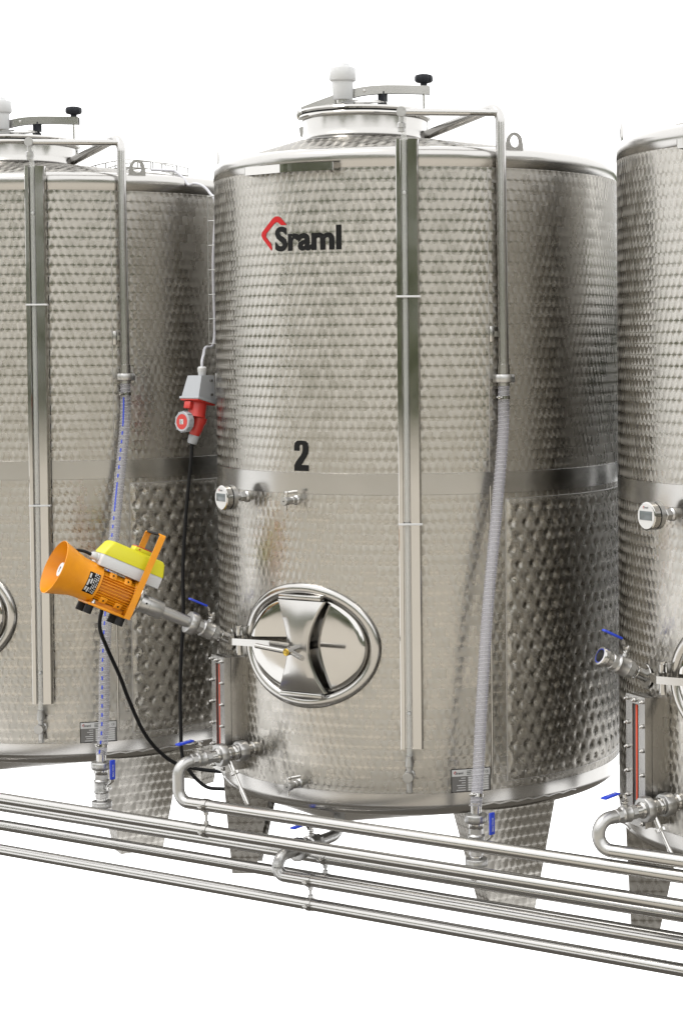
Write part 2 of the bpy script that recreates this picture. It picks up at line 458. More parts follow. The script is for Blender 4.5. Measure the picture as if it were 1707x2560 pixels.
# cooling jacket: pillow plate with spot-weld dimples
mb = MB(); PU, PVV = .0655, .0545; TH0, TH1, ZP0, ZP1 = -33.2, 75, .345, 1.447
ni, nj = 300, 200
def pillow(i, j):
    u = RAD(TH0)*R + RAD(TH1-TH0)*R*i/ni; z = ZP0+(ZP1-ZP0)*j/nj
    if u > .15 and False: pass
    row = round((z-ZP0)/PVV - .5); best = 9
    for rr in (row-1, row, row+1):
        off = .5 if rr % 2 else 0; q = (u - RAD(TH0)*R)/PU - off - .35
        du = (q-round(q))*PU; dz = z-(ZP0+(rr+.5)*PVV); best = min(best, du*du+dz*dz)
    e = min(i, ni-i)/ni*RAD(TH1-TH0)*R; e = min(e, min(j, nj-j)/nj*(ZP1-ZP0)); edge = min(1, e/.02)
    h = .0048*(1-math.exp(-best/(2*.0105**2)))*edge - .0022*math.exp(-best/(2*.0040**2))*edge
    r = R+.0022+h
    return V((r*cos(u/R), r*sin(u/R), z)), (u, z)
mb.grid(pillow, ni, nj); jacket = build('cooling_jacket', mb, 'marbled_steel', T2, sharp=80)
mb = MB()
for th in (TH0,): mb.tube([pol(th, R+.0015, ZP0), pol(th, R+.0015, ZP1)], .0028, 6)
for z in (ZP0, ZP1): mb.tube([pol(TH0+(TH1-TH0)*k/40, R+.0015, z) for k in range(41)], .0022, 6)
build('weld_edge', mb, 'weld_seam', jacket)
mb = MB(); mb.cyl(pol(-37.5, R+.003, .36), pol(-37.5, R+.003, 1.5), .004, 8); build('cooling_tube', mb, 'brushed_steel', T2)
mb = MB(); mb.tube([pol(-37.6, R+.0005, z) for z in (1.552, 2.72)], .0016, 6); build('weld_seam', mb, 'weld_seam', T2)
# lifting lugs
for th in (-29.2, -145, 93):
    Mf = frame(pol(th, .833, 2.778), X=V((-sin(RAD(th)), cos(RAD(th)), 0)), Z=pol(th, 1, .0)); ou, inn = [], []
    for k in range(40):
        a = 2*pi*k/40-pi/2; ex = .033*cos(a); 
        if sin(a) >= 0: ou.append((.034*cos(a), .052+.036*sin(a)))
        else:
            xx = max(-1, min(1, cos(a)*1.42)); yy = max(-1, sin(a)*1.42); ou.append((.037*xx, .052+.060*yy))
        inn.append((.020*cos(a), .053+.023*sin(a)))
    mb = MB(); mb.ring(ou, inn, -.004, .004, Mf); build('lifting_lug', mb, 'brushed_steel', T2, sharp=30)
# ladder rail on the front of the rim
mb = MB(); zr0, zr1 = 2.712, 2.744
pts = [pol(-105.5, .85, 0), pol(-104.8, .897, 0), pol(-90, .905, 0), pol(-77.2, .897, 0), pol(-76.2, .85, 0)]
pts = fillet(pts, [.008, .3, .008], 5)
for a, c in zip(pts, pts[1:]):
    d = (c-a).normalized(); n_ = V((d.y, -d.x, 0))*.0022
    mb.add([(p_.x, p_.y, z) for z in (zr0, zr1) for p_ in (a-n_, a+n_, c+n_, c-n_)], [[0, 1, 2, 3], [7, 6, 5, 4], [0, 4, 5, 1], [3, 2, 6, 7], [1, 5, 6, 2], [0, 3, 7, 4]])
build('ladder_rail', mb, 'polished_steel', T2)

# neck, lid, closing arm
Mn = MX.Translation(V((NC.x, NC.y, 0)))
mb = MB(); mb.lathe([(RN+.040, 2.862), (RN+.018, 2.872), (RN+.004, 2.888), (RN, 2.905), (RN, 2.957)], 96, Mn, cap=False)
neck = build('manhole_neck', mb, 'brushed_steel', T2, sharp=60)
def torus(R_, r_, z, n=96, k=12): return [(R_+r_*cos(2*pi*i/k), z+r_*sin(2*pi*i/k)) for i in range(k+1)]
mb = MB(); mb.lathe(torus(.256, .0105, 2.964), 96, Mn, cap=False); build('neck_flange', mb, 'polished_steel', neck, sharp=80)
mb = MB(); mb.lathe([(.250, 2.9735), (.256, 2.9735), (.256, 2.9775), (.250, 2.9775)], 96, Mn, cap=False); build('seal_ring', mb, 'knob_black', neck)
mb = MB(); mb.lathe([(.252, 2.978), (.262, 2.978), (.2665, 2.985), (.262, 2.993), (.250, 2.994), (.19, 3.008), (.12, 3.021), (.115, 3.024), (.09, 3.033), (.085, 3.031), (.04, 3.034), (.0001, 3.034)], 96, Mn, cap=False)
lid = build('lid', mb, 'polished_steel', T2, sharp=40)
az = RAD(30); ad = V((cos(az), sin(az), 0)); ap = V((-sin(az), cos(az), 0)); oc = V((NC.x, NC.y, 0)) + ap*.035
arm = [(-.262, 3.000), (-.20, 3.024), (-.10, 3.058), (-.02, 3.079), (.06, 3.087), (.15, 3.087), (.262, 3.084)]
ap_ = spline([oc+ad*s_+V((0, 0, z)) for s_, z in arm], 5); mb = MB(); hw = .016; hh = .017
vs = []; fs = []
for p in ap_:
    for a_, b_ in ((-hw, -hh), (-hw, hh), (hw, hh), (hw, -hh), (hw-.003, -hh), (hw-.003, hh-.003), (-hw+.003, hh-.003), (-hw+.003, -hh)): vs.append(p+ap*a_+V((0, 0, b_)))
for i in range(len(ap_)-1):
    for k in range(8): fs.append([i*8+k, i*8+(k+1) % 8, (i+1)*8+(k+1) % 8, (i+1)*8+k][::-1])
e0 = (len(ap_)-1)*8
for o_ in (0, e0): fs += [[o_+1, o_+2, o_+5, o_+6], [o_, o_+1, o_+6, o_+7], [o_+2, o_+3, o_+4, o_+5]]
mb.add(vs, fs); larm = build('lid_arm', mb, 'brushed_steel', T2, sharp=30)
mb = MB(); mb.hexnut(frame(ap_[16]-ap*.0165, Z=-ap), .006, .004); build('bolt', mb, 'bolt_steel', larm)
mb = MB(); mb.hexnut(frame(oc-ad*.255-ap*.016+V((0, 0, 2.995)), Z=-ap), .005, .004); build('bolt', mb, 'bolt_steel', larm)
mb = MB(); mb.box(oc+ad*.07+V((0, 0, 3.055)), (.03, .026, .05), None); build('lid_pad', mb, 'knob_black', larm)
kp = oc+ad*.238
mb = MB(); mb.cyl(kp+V((0, 0, 2.91)), kp+V((0, 0, 3.10)), .0055, 10); build('closing_rod', mb, 'bolt_steel', larm)
mb = MB(); pr = [(.0001, 0), (.0115, 0), (.0115, .020), (.016, .023)]
mb.lathe([(.0001, 0), (.0145, 0), (.0140, .022), (.0135, .026), (.0001, .026)], 20, MX.Translation(kp+V((0, 0, 3.093))))
vs = []; n_ = 48; lay = [(.50, .020), (.86, .023), (1.0, .030), (1.0, .044), (.92, .052), (.55, .056), (.0, .057)]
for rr, z in lay:
    for k in range(n_):
        a = 2*pi*k/n_; r_ = .0355*rr*(1+(.055 if rr > .8 else 0)*cos(10*a)); vs.append(kp+V((r_*cos(a), r_*sin(a), 3.093+z)))
fs = [[i*n_+k, i*n_+(k+1) % n_, (i+1)*n_+(k+1) % n_, (i+1)*n_+k] for i in range(len(lay)-1) for k in range(n_)]
mb.add(vs, fs + [list(range(n_))[::-1]]); build('knob', mb, 'knob_black', larm, sharp=50)
Mk = frame(kp, X=ad, Z=(0, 0, 1)); mb = MB()
for s_ in (-1, 1): mb.box((-.004, s_*.018, 2.927), (.034, .004, .05), Mk, .0015)
mb.cyl(kp+V((0, 0, 2.925))-ap*.022, kp+V((0, 0, 2.925))+ap*.022, .007, 12)
mb.hexnut(frame(kp+V((0, 0, 2.925))-ap*.020, Z=-ap), .011, .006); build('clamp_bracket', mb, 'brushed_steel', neck)
kl = oc-ad*.268; Mk = frame(kl, X=ad, Z=(0, 0, 1)); mb = MB()
mb.prism([(0, 2.90), (.022, 2.885), (.022, 2.945), (-.004, 2.935)], -.006, .006, Mk @ MX(((1, 0, 0, 0), (0, 0, -1, 0), (0, 1, 0, 0), (0, 0, 0, 1))))
for s_ in (-1, 1): mb.box((.004, s_*.022, 2.985), (.03, .004, .035), Mk, .001)
build('hinge_bracket', mb, 'brushed_steel', neck)

# level gauge: folded channel with clear tube, clips, drain cock
TG = -58.5; Mg = rad_frame(TG, R, 0); rot = MX(((1, 0, 0, 0), (0, 1, 0, 0), (0, 0, 1, 0), (0, 0, 0, 1)))
def Lg(x, z, d): return Mg @ V((x, z, d))
zg0, zg1 = .499, 2.8245
def extr(poly, z0, z1, mb):   # poly of (x,d) in wall frame, extruded up
    n = len(poly); vs = [Lg(x, z0, d) for x, d in poly] + [Lg(x, z1, d) for x, d in poly]
    fs = [[i, (i+1) % n, n+(i+1) % n, n+i] for i in range(n)] + [list(range(n))[::-1], [n+i for i in range(n)]]
    mb.add(vs, fs)
mb = MB()
extr([(-.043, .012), (-.043, .044), (-.041, .046), (-.027, .046), (-.025, .044), (-.025, .018), (.001, .018), (.001, .044), (.003, .046), (.036, .046), (.041, .042), (.043, .036), (.043, .012)], zg0, zg1, mb)
gauge = build('level_gauge', mb, 'polished_steel', T2, sharp=25)
for z in (zg0+.2, 1.66, zg1-.2):
    mb = MB(); mb.box((0, z, .006), (.05, .05, .014), Mg); build('gauge_bracket', mb, 'brushed_steel', gauge)
mb = MB(); mb.cyl(Lg(-.012, .455, .034), Lg(-.012, 2.905, .034), .0105, 14); build('sight_tube', mb, 'clear_tube', gauge)
for z in (.633, 2.623):
    mb = MB(); mb.lathe([(.0065*sin(pi*k/8), -.0065*cos(pi*k/8)) for k in range(9)], 12, MX.Translation(Lg(-.012, z, .034))); build('float_ball', mb, 'white_plastic', gauge)
for z in (1.362, 2.229):
    mb = MB(); mb.box((0, z, .0485), (.090, .0075, .004), Mg, .001); mb.box((.0452, z, .036), (.003, .0075, .03), Mg); build('clip', mb, 'white_plastic', gauge)
mb = MB(); c0 = Lg(-.012, 0, .034)
mb.lathe([(.012, .428), (.0165, .430), (.0165, .452), (.0135, .462), (.0135, .470), (.0001, .470)], 20, MX.Translation(c0))
mb.lathe([(.0001, .418), (.012, .420), (.012, .435)], 16, MX.Translation(c0))
nrm = pol(TG, 1, 0); q = c0+V((0, 0, .391)); side = V((-nrm.y, nrm.x, 0))
mb.cyl(q-nrm*.035, q+nrm*.008, .016, 18); mb.lathe([(.0001, .026), (.019, .026), (.0205, .024), (.0205, .010), (.017, .006), (.0001, .006)], 24, frame(q-side*.005, Z=nrm))
mb.cyl(q+V((0, 0, -.06)), q+V((0, 0, .045)), .0105, 14); mb.hexnut(frame(q+V((0, 0, -.062)), Z=(0, 0, 1)), .0125, .016)
mb.lathe([(.021, 0), (.021, .012), (.014, .016)], 18, frame(pol(TG-.8, R, .391+.0), Z=nrm))
build('drain_cock', mb, 'cast_steel', gauge)

# spray pipe: from the neck over the rim and down the wall, with branch to the gauge
pt = V((.722, -.500, 2.962)); rp = .0195
mb = MB(); mb.tube(fillet([V((.20, -.285, 2.885)), pt, V((.731, -.5035, 1.955))], .062, 10), rp, 18)
spray = build('spray_pipe', mb, 'pipe_steel', T2, sharp=50)
qb = V((.447, -.768, 2.926))
mb = MB(); mb.tube(fillet([qb, V((.642, -.600, 2.928)), pt+V((-.012, .0, -.030))], .02, 6), .0138, 14); build('branch_pipe', mb, 'pipe_steel', spray, sharp=50)
vd = V((.56, -.83, 0)).normalized()
mb = MB(); mb.cyl(qb-vd*.022, qb+vd*.022, .0185, 24); mb.hexnut(frame(qb+V((0, 0, -.062)), Z=(0, 0, 1)), .0165, .022, 8); mb.cyl(qb+V((0, 0, -.045)), qb, .010, 12); mb.cyl(qb+V((0, 0, -.075)), qb+V((0, 0, -.055)), .014, 14)
build('branch_cap', mb, 'cast_steel', spray)
def union(mb, M, L=.036, r=.044, slots=True):
    """slotted round union nut along M's Z, centred"""
    n = 48; prof = [(.78, -.5), (.95, -.46), (1, -.36), (1, .36), (.95, .46), (.78, .5)]; vs = []
    for rr, z in prof:
        for k in range(n):
            a = 2*pi*k/n; s_ = .955 if (slots and rr > .9 and (k % 12) in (0, 1)) else 1
            vs.append((r*rr*s_*cos(a), r*rr*s_*sin(a), z*L))
    fs = [[i*n+k, i*n+(k+1) % n, (i+1)*n+(k+1) % n, (i+1)*n+k] for i in range(5) for k in range(n)]
    mb.add(vs, fs + [list(range(n))[::-1], [5*n+k for k in range(n)]], M)
uz = V((.731, -.5035, 1.914)); mb = MB(); union(mb, MX.Translation(uz), .032, .0425); build('union_nut', mb, 'cast_steel', spray)
mb = MB(); mb.lathe([(.0195, -.035), (.0225, -.034), (.0225, .05), (.0195, .052)], 20, MX.Translation(uz+V((0, 0, .004)))); mb.cyl(uz+V((0, 0, -.13)), uz, .0185, 16); build('hose_tail', mb, 'pipe_steel', spray)
mb = MB(); Mb = rad_frame(-37.0, R, 2.085); mb.box((0, 0, .006), (.02, .062, .012), Mb, .004); mb.box((.022, 0, .018), (.03, .02, .008), Mb); build('pipe_bracket', mb, 'brushed_steel', spray)

# manhole door
DZ, A_, B_ = .878, .285, .212
def surf(x): return -sqrt(R*R-x*x)
mb = MB(); path = []
NP = 96
prof2 = [(.033, -.030), (.033, .002), (.029, .009), (.021, .0135), (.010, .0155), (0, .0145), (-.008, .010), (-.012, 0), (-.014, -.06)]  # (outwards, proud)
vs = []
for i in range(NP):
    a = 2*pi*i/NP; ca, sa = cos(a), sin(a); n_ = V((ca/A_, 0, sa/B_)).normalized()
    for o_, h_ in prof2:
        x = A_*ca+n_.x*o_; z = DZ+B_*sa+n_.z*o_; vs.append((x, surf(A_*ca*.985)-h_ if h_ > -.05 else -.782, z))
k8 = len(prof2); fs = [[i*k8+j, i*k8+j+1, ((i+1) % NP)*k8+j+1, ((i+1) % NP)*k8+j] for i in range(NP) for j in range(k8-1)]
mb.add(vs, fs); door = build('manhole_door', mb, 'brushed_steel', T2, sharp=60)
mb = MB(); vs = [(0, -.852, DZ)]; rings = [(.25, -.8513), (.5, -.8492), (.75, -.8457), (.90, -.8425), (.955, -.840), (.985, -.832), (.992, -.822), (.992, -.78)]
for f_, y in rings:
    for i in range(NP): a = 2*pi*i/NP; vs.append(((A_-.010)*f_*cos(a), y, DZ+(B_-.010)*f_*sin(a)))
fs = [[0, 1+i, 1+(i+1) % NP] for i in range(NP)] + [[1+j*NP+i, 1+(j+1)*NP+i, 1+(j+1)*NP+(i+1) % NP, 1+j*NP+(i+1) % NP] for j in range(len(rings)-1) for i in range(NP)]
mb.add(vs, fs); build('door_cover', mb, 'polished_steel', door, sharp=50)
# hourglass bridge with folded edges
mb = MB(); nb = 24; vs = []
for i in range(nb+1):
    t = -1+2*i/nb; z = DZ+t*.178; hwid = .046+.064*abs(t)**1.7; y = -.900+.026*abs(t)**2.5
    for x, yy in ((-hwid, y+.018), (-hwid-.001, y+.004), (-hwid+.004, y), (-hwid*.5, y-.004), (0, y-.005), (hwid*.5, y-.004), (hwid-.004, y), (hwid+.001, y+.004), (hwid, y+.018)): vs.append((x, yy, z))
fs = [[i*9+j, i*9+j+1, (i+1)*9+j+1, (i+1)*9+j] for i in range(nb) for j in range(8)]
mb.add(vs, fs); 
for e in (0, nb): 
    o_ = e*9; mb.f.append([k for k in range(o_, o_+9)]); mb.mi.append(0)
build('door_bridge', mb, 'brushed_steel', door, sharp=35)
for s_ in (-1, 1):
    mb = MB(); mb.box((0, -.868, DZ+s_*.190), (.20, .030, .022), None, .006); build('bridge_foot', mb, 'brushed_steel', door)
hz = .868; hub = V((0, -.94, hz))
mb = MB(); mb.cyl((0, -.850, hz+.006), (0, -.930, hz+.002), .017, 20); mb.cyl((0, -.920, hz+.002), (0, -.970, hz), .0145, 20)
mb.tube(fillet([V((-.158, -.950, hz+.012)), V((-.012, -.955, hz)), V((.012, -.955, hz)), V((.105, -1.010, hz-.010))], .01, 4), .0098, 14)
build('door_handle', mb, 'brushed_steel', door)
mb = MB(); mb.lathe([(.0001, .0035), (.005, .0035), (.0055, .0012), (.0085, .0005), (.0125, .0025), (.0143, .0012), (.0143, -.004)], 24, frame((0, -.9705, hz), Z=(0, -1, 0))); build('handle_cap', mb, 'brass', door)
# hinge
hp = pol(-112.6, .885, .872); mb = MB(); hn = pol(-112.6, 1, 0); hs = V((-hn.y, hn.x, 0))
mb.cyl(hp+V((0, 0, -.052)), hp+V((0, 0, .055)), .0125, 16); mb.hexnut(frame(hp+V((0, 0, .047)), Z=(0, 0, 1)), .0155, .011); mb.hexnut(frame(hp+V((0, 0, -.062)), Z=(0, 0, 1)), .013, .016)
for dz in (.050, .02): mb.box((0.004, dz, -.017), (.03, .006, .05), rad_frame(-112.6, .885, .872), .001)
mb.box((.030, .03, -.016), (.008, .05, .05), rad_frame(-112.6, .885, .872), .001)
build('door_hinge', mb, 'brushed_steel', door)
mb = MB(); path = fillet([hp+hs*.0-hn*.004+V((-.03, .0, 0)), hp+hn*.03+hs*-.036, hp+hn*.046+hs*.025, V((-.118, -.915, .884)), V((-.028, -.912, .882))], .006, 4)
vs = []; fs = []
for i, p in enumerate(path):
    d = (path[min(i+1, len(path)-1)]-path[max(i-1, 0)]).normalized(); n_ = V((d.y, -d.x, 0)).normalized()*.002; tpr = .0135 if i < len(path)-1 else .012
    vs += [p-n_+V((0, 0, -tpr)), p+n_+V((0, 0, -tpr)), p+n_+V((0, 0, tpr)), p-n_+V((0, 0, tpr))]
for i in range(len(path)-1):
    for k in range(4): fs.append([i*4+k, i*4+(k+1) % 4, (i+1)*4+(k+1) % 4, (i+1)*4+k])
fs += [[0, 1, 2, 3], [len(path)*4-1-k for k in range(4)]]
mb.add(vs, fs); mb.cyl((-.034, -.912, .872), (-.008, -.910, .868), .0055, 10); build('hinge_arm', mb, 'brushed_steel', door, sharp=25)

# thermometer
TT = -110.0; Mt = rad_frame(TT, R, 1.446); mb = MB()
mb.lathe([(.0001, .118), (.047, .118), (.050, .116), (.050, .092), (.0001, .092)], 40, Mt); thermo = build('thermometer', mb, 'polished_steel', T2)
mb = MB(); mb.lathe([(.0485, .086), (.0485, .093)], 40, Mt, cap=False); build('seal_ring', mb, 'black_rubber', thermo)
mb = MB(); mb.lathe([(.0001, .066), (.047, .066), (.0495, .068), (.0495, .086), (.0001, .086)], 40, Mt); build('back_case', mb, 'cast_steel', thermo)
mb = MB(); mb.cyl(Mt @ V((0, 0, .03)), Mt @ V((0, 0, .068)), .014, 16); mb.hexnut(Mt @ MX.Translation(V((0, 0, .012))), .021, .024); mb.lathe([(.024, -.004), (.024, .006), (.018, .012)], 20, Mt); build('stem', mb, 'cast_steel', thermo)
mb = MB(); mb.lathe([(.0001, .1192), (.0445, .1192), (.0445, .118)], 40, Mt); dial = build('dial', mb, 'plate_white', thermo)
mb = MB(); mb.box((0, .002, .1198), (.066, .031, .002), Mt, .0005); build('display', mb, 'display_glass', thermo)
def chevron(mb, M, s):   # small diamond corner mark
    pts = [(0, -.9), (-.75, 0), (0, .9), (.42, .45), (.2, .2), (0, .45), (-.4, 0), (.05, -.55)]
    mb.prism([(x*s, y*s) for x, y in pts], 0, .0004, M)
mb = MB(); chevron(mb, Mt @ MX.Translation(V((-.012, .030, .1194))), .006); build('logo_mark', mb, 'ink_red', thermo)
mb = MB(); text_mb('Sraml', Mt @ MX.Translation(V((-.010, .027, .1194))), .022, .0065, .02, mb=mb); build('logo_lettering', mb, 'ink_black', thermo)

# sampling cocks
for z in (1.4445, .3335):
    Ms = rad_frame(-90.4, R, z); mb = MB()
    mb.lathe([(.019, -.003), (.019, .006), (.014, .010), (.012, .010), (.012, .022), (.015, .024), (.015, .032), (.0125, .034), (.0125, .052), (.0165, .054), (.0165, .078), (.015, .080), (.0001, .080)], 24, Ms)
    ck = build('sampling_cock', mb, 'cast_steel', T2)
    mb = MB(); mb.cyl(Ms @ V((0, -.008, .066)), Ms @ V((0, -.036, .066)), .0058, 12); build('spout', mb, 'pipe_steel', ck)
    mb = MB(); mb.cyl(Ms @ V((0, .010, .062)), Ms @ V((0, .036, .062)), .0068, 12); mb.hexnut(frame(Ms @ V((0, .026, .062)), Z=(0, 0, 1)), .009, .012); mb.tube([Ms @ V((.0, .033, .062)), Ms @ V((.018, .036, .045)), Ms @ V((.030, .038, .032))], [.0055, .0062, .0055], 10); build('lever', mb, 'bolt_steel', ck)
    mb = MB(); mb.cyl(Ms @ V((0, 0, .0798)), Ms @ V((0, 0, .0808)), .003, 10); build('socket_hole', mb, 'dark_interior', ck)

# sight glass in a bolted frame
TSG = -117.0; zs0, zs1 = .335, .800; Ms = rad_frame(TSG, R, 0); mb = MB()
W2 = .062
for (x0, x1, z0, z1) in ((-W2, W2, zs1-.030, zs1), (-W2, W2, zs0, zs0+.030), (-W2, -.020, zs0+.03, zs1-.03), (.020, W2, zs0+.03, zs1-.03)):
    mb.box(((x0+x1)/2, (z0+z1)/2, .079), (x1-x0, z1-z0, .010), Ms)
sg = build('sight_glass', mb, 'brushed_steel', T2)
mb = MB(); mb.box((0, (zs0+zs1)/2, .0635), (2*W2-.004, zs1-zs0-.004, .019), Ms); mb.box((0, (zs0+zs1)/2, .042), (2*W2, zs1-zs0, .022), Ms); mb.box((0, (zs0+zs1)/2, .012), (2*W2-.012, zs1-zs0-.012, .05), Ms); build('mounting_box', mb, 'brushed_steel', sg)
mb = MB(); mb.box((0, (zs0+zs1)/2, .0738), (.0395, zs1-zs0-.062, .0015), Ms); build('dark_slot', mb, 'display_glass', sg)
mb = MB(); mb.box((-.002, (zs0+zs1)/2, .0765), (.011, zs1-zs0-.066, .005), Ms, .002); build('red_float', mb, 'red_float', sg)
for (x, z) in [(s_*.050, zs1-.016-k*.0866) for s_ in (-1, 1) for k in range(6)] + [(0, zs1-.016)]:
    mb = MB(); Mq = Ms @ MX.Translation(V((x, z, .084))); mb.hexnut(Mq, .0085, .008); mb.lathe([(.0055, .008), (.0055, .012), (.004, .016), (.0001, .017)], 12, Mq); build('cap_nut', mb, 'bolt_steel', sg)

# name plate
TN0, TN1 = -48.4, -38.2; zn0, zn1 = .318, .404
def wallpatch(mb, t0, t1, z0, z1, r, n=8):
    mb.grid(lambda i, j: (pol(t0+(t1-t0)*i/n, r, z0+(z1-z0)*j), (0, 0)), n, 1)
mb = MB(); wallpatch(mb, TN0-.2, TN1+.2, zn0-.003, zn1+.003, R+.0012); npl = build('name_plate', mb, 'ink_black', T2)
mb = MB(); wallpatch(mb, TN0, TN1, zn0, zn1-.026, R+.0018); build('plate_field', mb, 'plate_grey', npl)
mb = MB(); wallpatch(mb, TN0, TN1, zn1-.026, zn1, R+.0018)
for k in range(6): wallpatch(mb, TN0+(TN1-TN0)*.42, TN1-.4, zn0+.003+k*.0093, zn0+.010+k*.0093, R+.0024)
build('plate_white_field', mb, 'plate_white', npl)
mb = MB(); wr = lambda t0, z0: (lambda x, y: pol(t0+math.degrees(x/R), R+.0026, z0+y))
chevron(mb, rad_frame(TN0+.85, R+.0024, zn1-.012), .008); build('logo_mark', mb, 'ink_red', npl)
mb = MB(); text_mb('Sraml', None, .030, .010, .015, mb=mb, wrap=wr(TN0+.9, zn1-.018))
def bar(mb, t0, z0, w_, h_): wallpatch(mb, t0, t0+math.degrees(w_/R), z0, z0+h_, R+.0027, 2)
for k, w_ in enumerate((.020, .016, .018)): bar(mb, TN0+3.9, zn1-.008-k*.0062, w_, .0024)
for k, w_ in enumerate((.010, .013, .012, .008, .011, .010)): bar(mb, TN0+6.4, zn0+.0048+k*.0093, w_, .0032)
text_mb('CE', None, .013, .010, .01, mb=mb, wrap=wr(TN1-1.3, zn1-.018)); build('plate_lettering', mb, 'ink_black', npl)
mb = MB()
for k, w_ in enumerate((.036, .030, .034, .016, .026, .018)): bar(mb, TN0+3.6-math.degrees(w_/R), zn0+.0048+k*.0093, w_, .0030)
build('plate_captions', mb, 'plate_white', npl)

# red corner mark, lettering and number on the wall
def mapwall(u, z, r=R+.0016): return V((r*cos(u/R), r*sin(u/R), z))
mb = MB(); ch = [(-1.4539, 2.4161), (-1.5027, 2.4626), (-1.5123, 2.477), (-1.5095, 2.4895), (-1.4478, 2.541), (-1.4319, 2.5492), (-1.4147, 2.5484), (-1.4036, 2.5432), (-1.3727, 2.5137), (-1.4003, 2.5132), (-1.4171, 2.5244), (-1.4266, 2.5268), (-1.4364, 2.5225), (-1.4823, 2.4841), (-1.4855, 2.4731), (-1.4815, 2.4673), (-1.4573, 2.444), (-1.4516, 2.4299)]
mb.add([mapwall(u, z) for u, z in ch], [[0, 1, 2, 15, 16, 17][::-1], [2, 3, 13, 14, 15][::-1], [3, 4, 12, 13][::-1], [4, 5, 11, 12][::-1], [5, 6, 10, 11][::-1], [6, 7, 8, 9, 10][::-1]]); build('logo_mark', mb, 'ink_red', T2)
mb = MB(); u0 = RAD(-96.7)*R; text_mb('Sraml', None, .306, .0875, .038, mb=mb, wrap=lambda x, y: mapwall(u0+x, 2.4175+y)); build('logo_lettering', mb, 'ink_black', T2)
# heavy condensed figure two
two = [(0, 0), (1, 0), (1, .20), (.50, .20), (.80, .42), (.97, .58), (1, .72), (1, .80), (.95, .92), (.80, .985), (.5, 1), (.2, .985), (.05, .92), (0, .80), (0, .66), (.38, .66), (.38, .80), (.42, .85), (.5, .865), (.58, .85), (.60, .80), (.60, .70), (.56, .60), (.44, .50), (.12, .30), (0, .18)]
tri = [[0, 1, 2, 3, 25], [3, 4, 24, 25], [4, 5, 23, 24], [5, 6, 22, 23], [6, 7, 21, 22], [7, 8, 20, 21], [8, 9, 19, 20], [9, 10, 18, 19], [10, 11, 17, 18], [11, 12, 16, 17], [12, 13, 16], [13, 14, 15, 16]]
mb = MB(); ua, ub = RAD(-90.9)*R, RAD(-86.3)*R; mb.add([mapwall(ua+(ub-ua)*x, 1.5585+y*.1183) for x, y in two], tri); build('number', mb, 'ink_black', T2)

# nozzles for the outlet and the inclined port
TO = -108.0; ZO = .437; oa = V((cos(RAD(-111)), sin(RAD(-111)), -.04)).normalized()
mb = MB(); wo = pol(TO, R-.01, ZO); mb.lathe([(.030, 0), (.030, .02), (.0235, .026), (.0235, .055)], 24, frame(wo, Z=oa)); build('outlet_nozzle', mb, 'brushed_steel', T2)
IA, IE = RAD(-119), RAD(25.5); idir = V((cos(IA)*cos(IE), sin(IA)*cos(IE), sin(IE)))
IP = pol(-121.0, R, .850)
mb = MB(); mb.cyl(IP-idir*.03, IP+idir*.072, .021, 24); Mi = frame(IP+idir*.004, Z=pol(-121, 1, .05))
mb.lathe([(.046, 0), (.047, .0025), (.044, .005), (.022, .005)], 32, Mi, cap=False); mb.lathe(torus(.022, .0035, .052, k=8), 24, frame(IP, Z=idir), cap=False); build('inclined_nozzle', mb, 'brushed_steel', T2)

door.rotation_euler = (0, 0, RAD(1.7))
# other two tanks
T1 = move_copy(T2, MX.Translation(V((-S, 0, 0))), 'left steel tank cut by the picture edge, behind the orange motor', skip=('number',))
T3 = move_copy(T2, MX.Translation(V((S-.006, 0, 0))) @ MX.Rotation(RAD(-3.2), 4, 'Z'), 'right steel tank, only its left flank in the picture', skip=('number',))
T3M = MX.Translation(V((S-.006, 0, 0))) @ MX.Rotation(RAD(-3.2), 4, 'Z'); T1M = MX.Translation(V((-S, 0, 0)))

# ------------------------------------------------------------------ airlocks on the lids
mb = MB(); ax_ = V((-.058, -.446, 0)); al = thing('airlock', 'white plastic fermentation airlock standing on the lid of the middle tank', 'airlock', ax_+V((0, 0, 3.012)), 'white airlocks on the lids')
mb.lathe([(.0285, 3.005), (.0285, 3.046)], 24, MX.Translation(ax_)); build('steel_socket', mb, 'brushed_steel', al)
mb = MB(); mb.lathe([(.0001, 3.041), (.037, 3.041), (.040, 3.045), (.0435, 3.100), (.0435, 3.120), (.0001, 3.120)], 32, MX.Translation(ax_)); build('cup', mb, 'white_plastic', al)
mb = MB(); mb.lathe([(.0435, 3.114), (.051, 3.117), (.0540, 3.121), (.0540, 3.165), (.051, 3.171), (.033, 3.174), (.031, 3.178), (.028, 3.186), (.020, 3.190), (.0001, 3.191)], 40, MX.Translation(ax_)); build('cap', mb, 'white_plastic', al)
move_copy(al, T1M, 'white plastic fermentation airlock cut by the left picture edge')

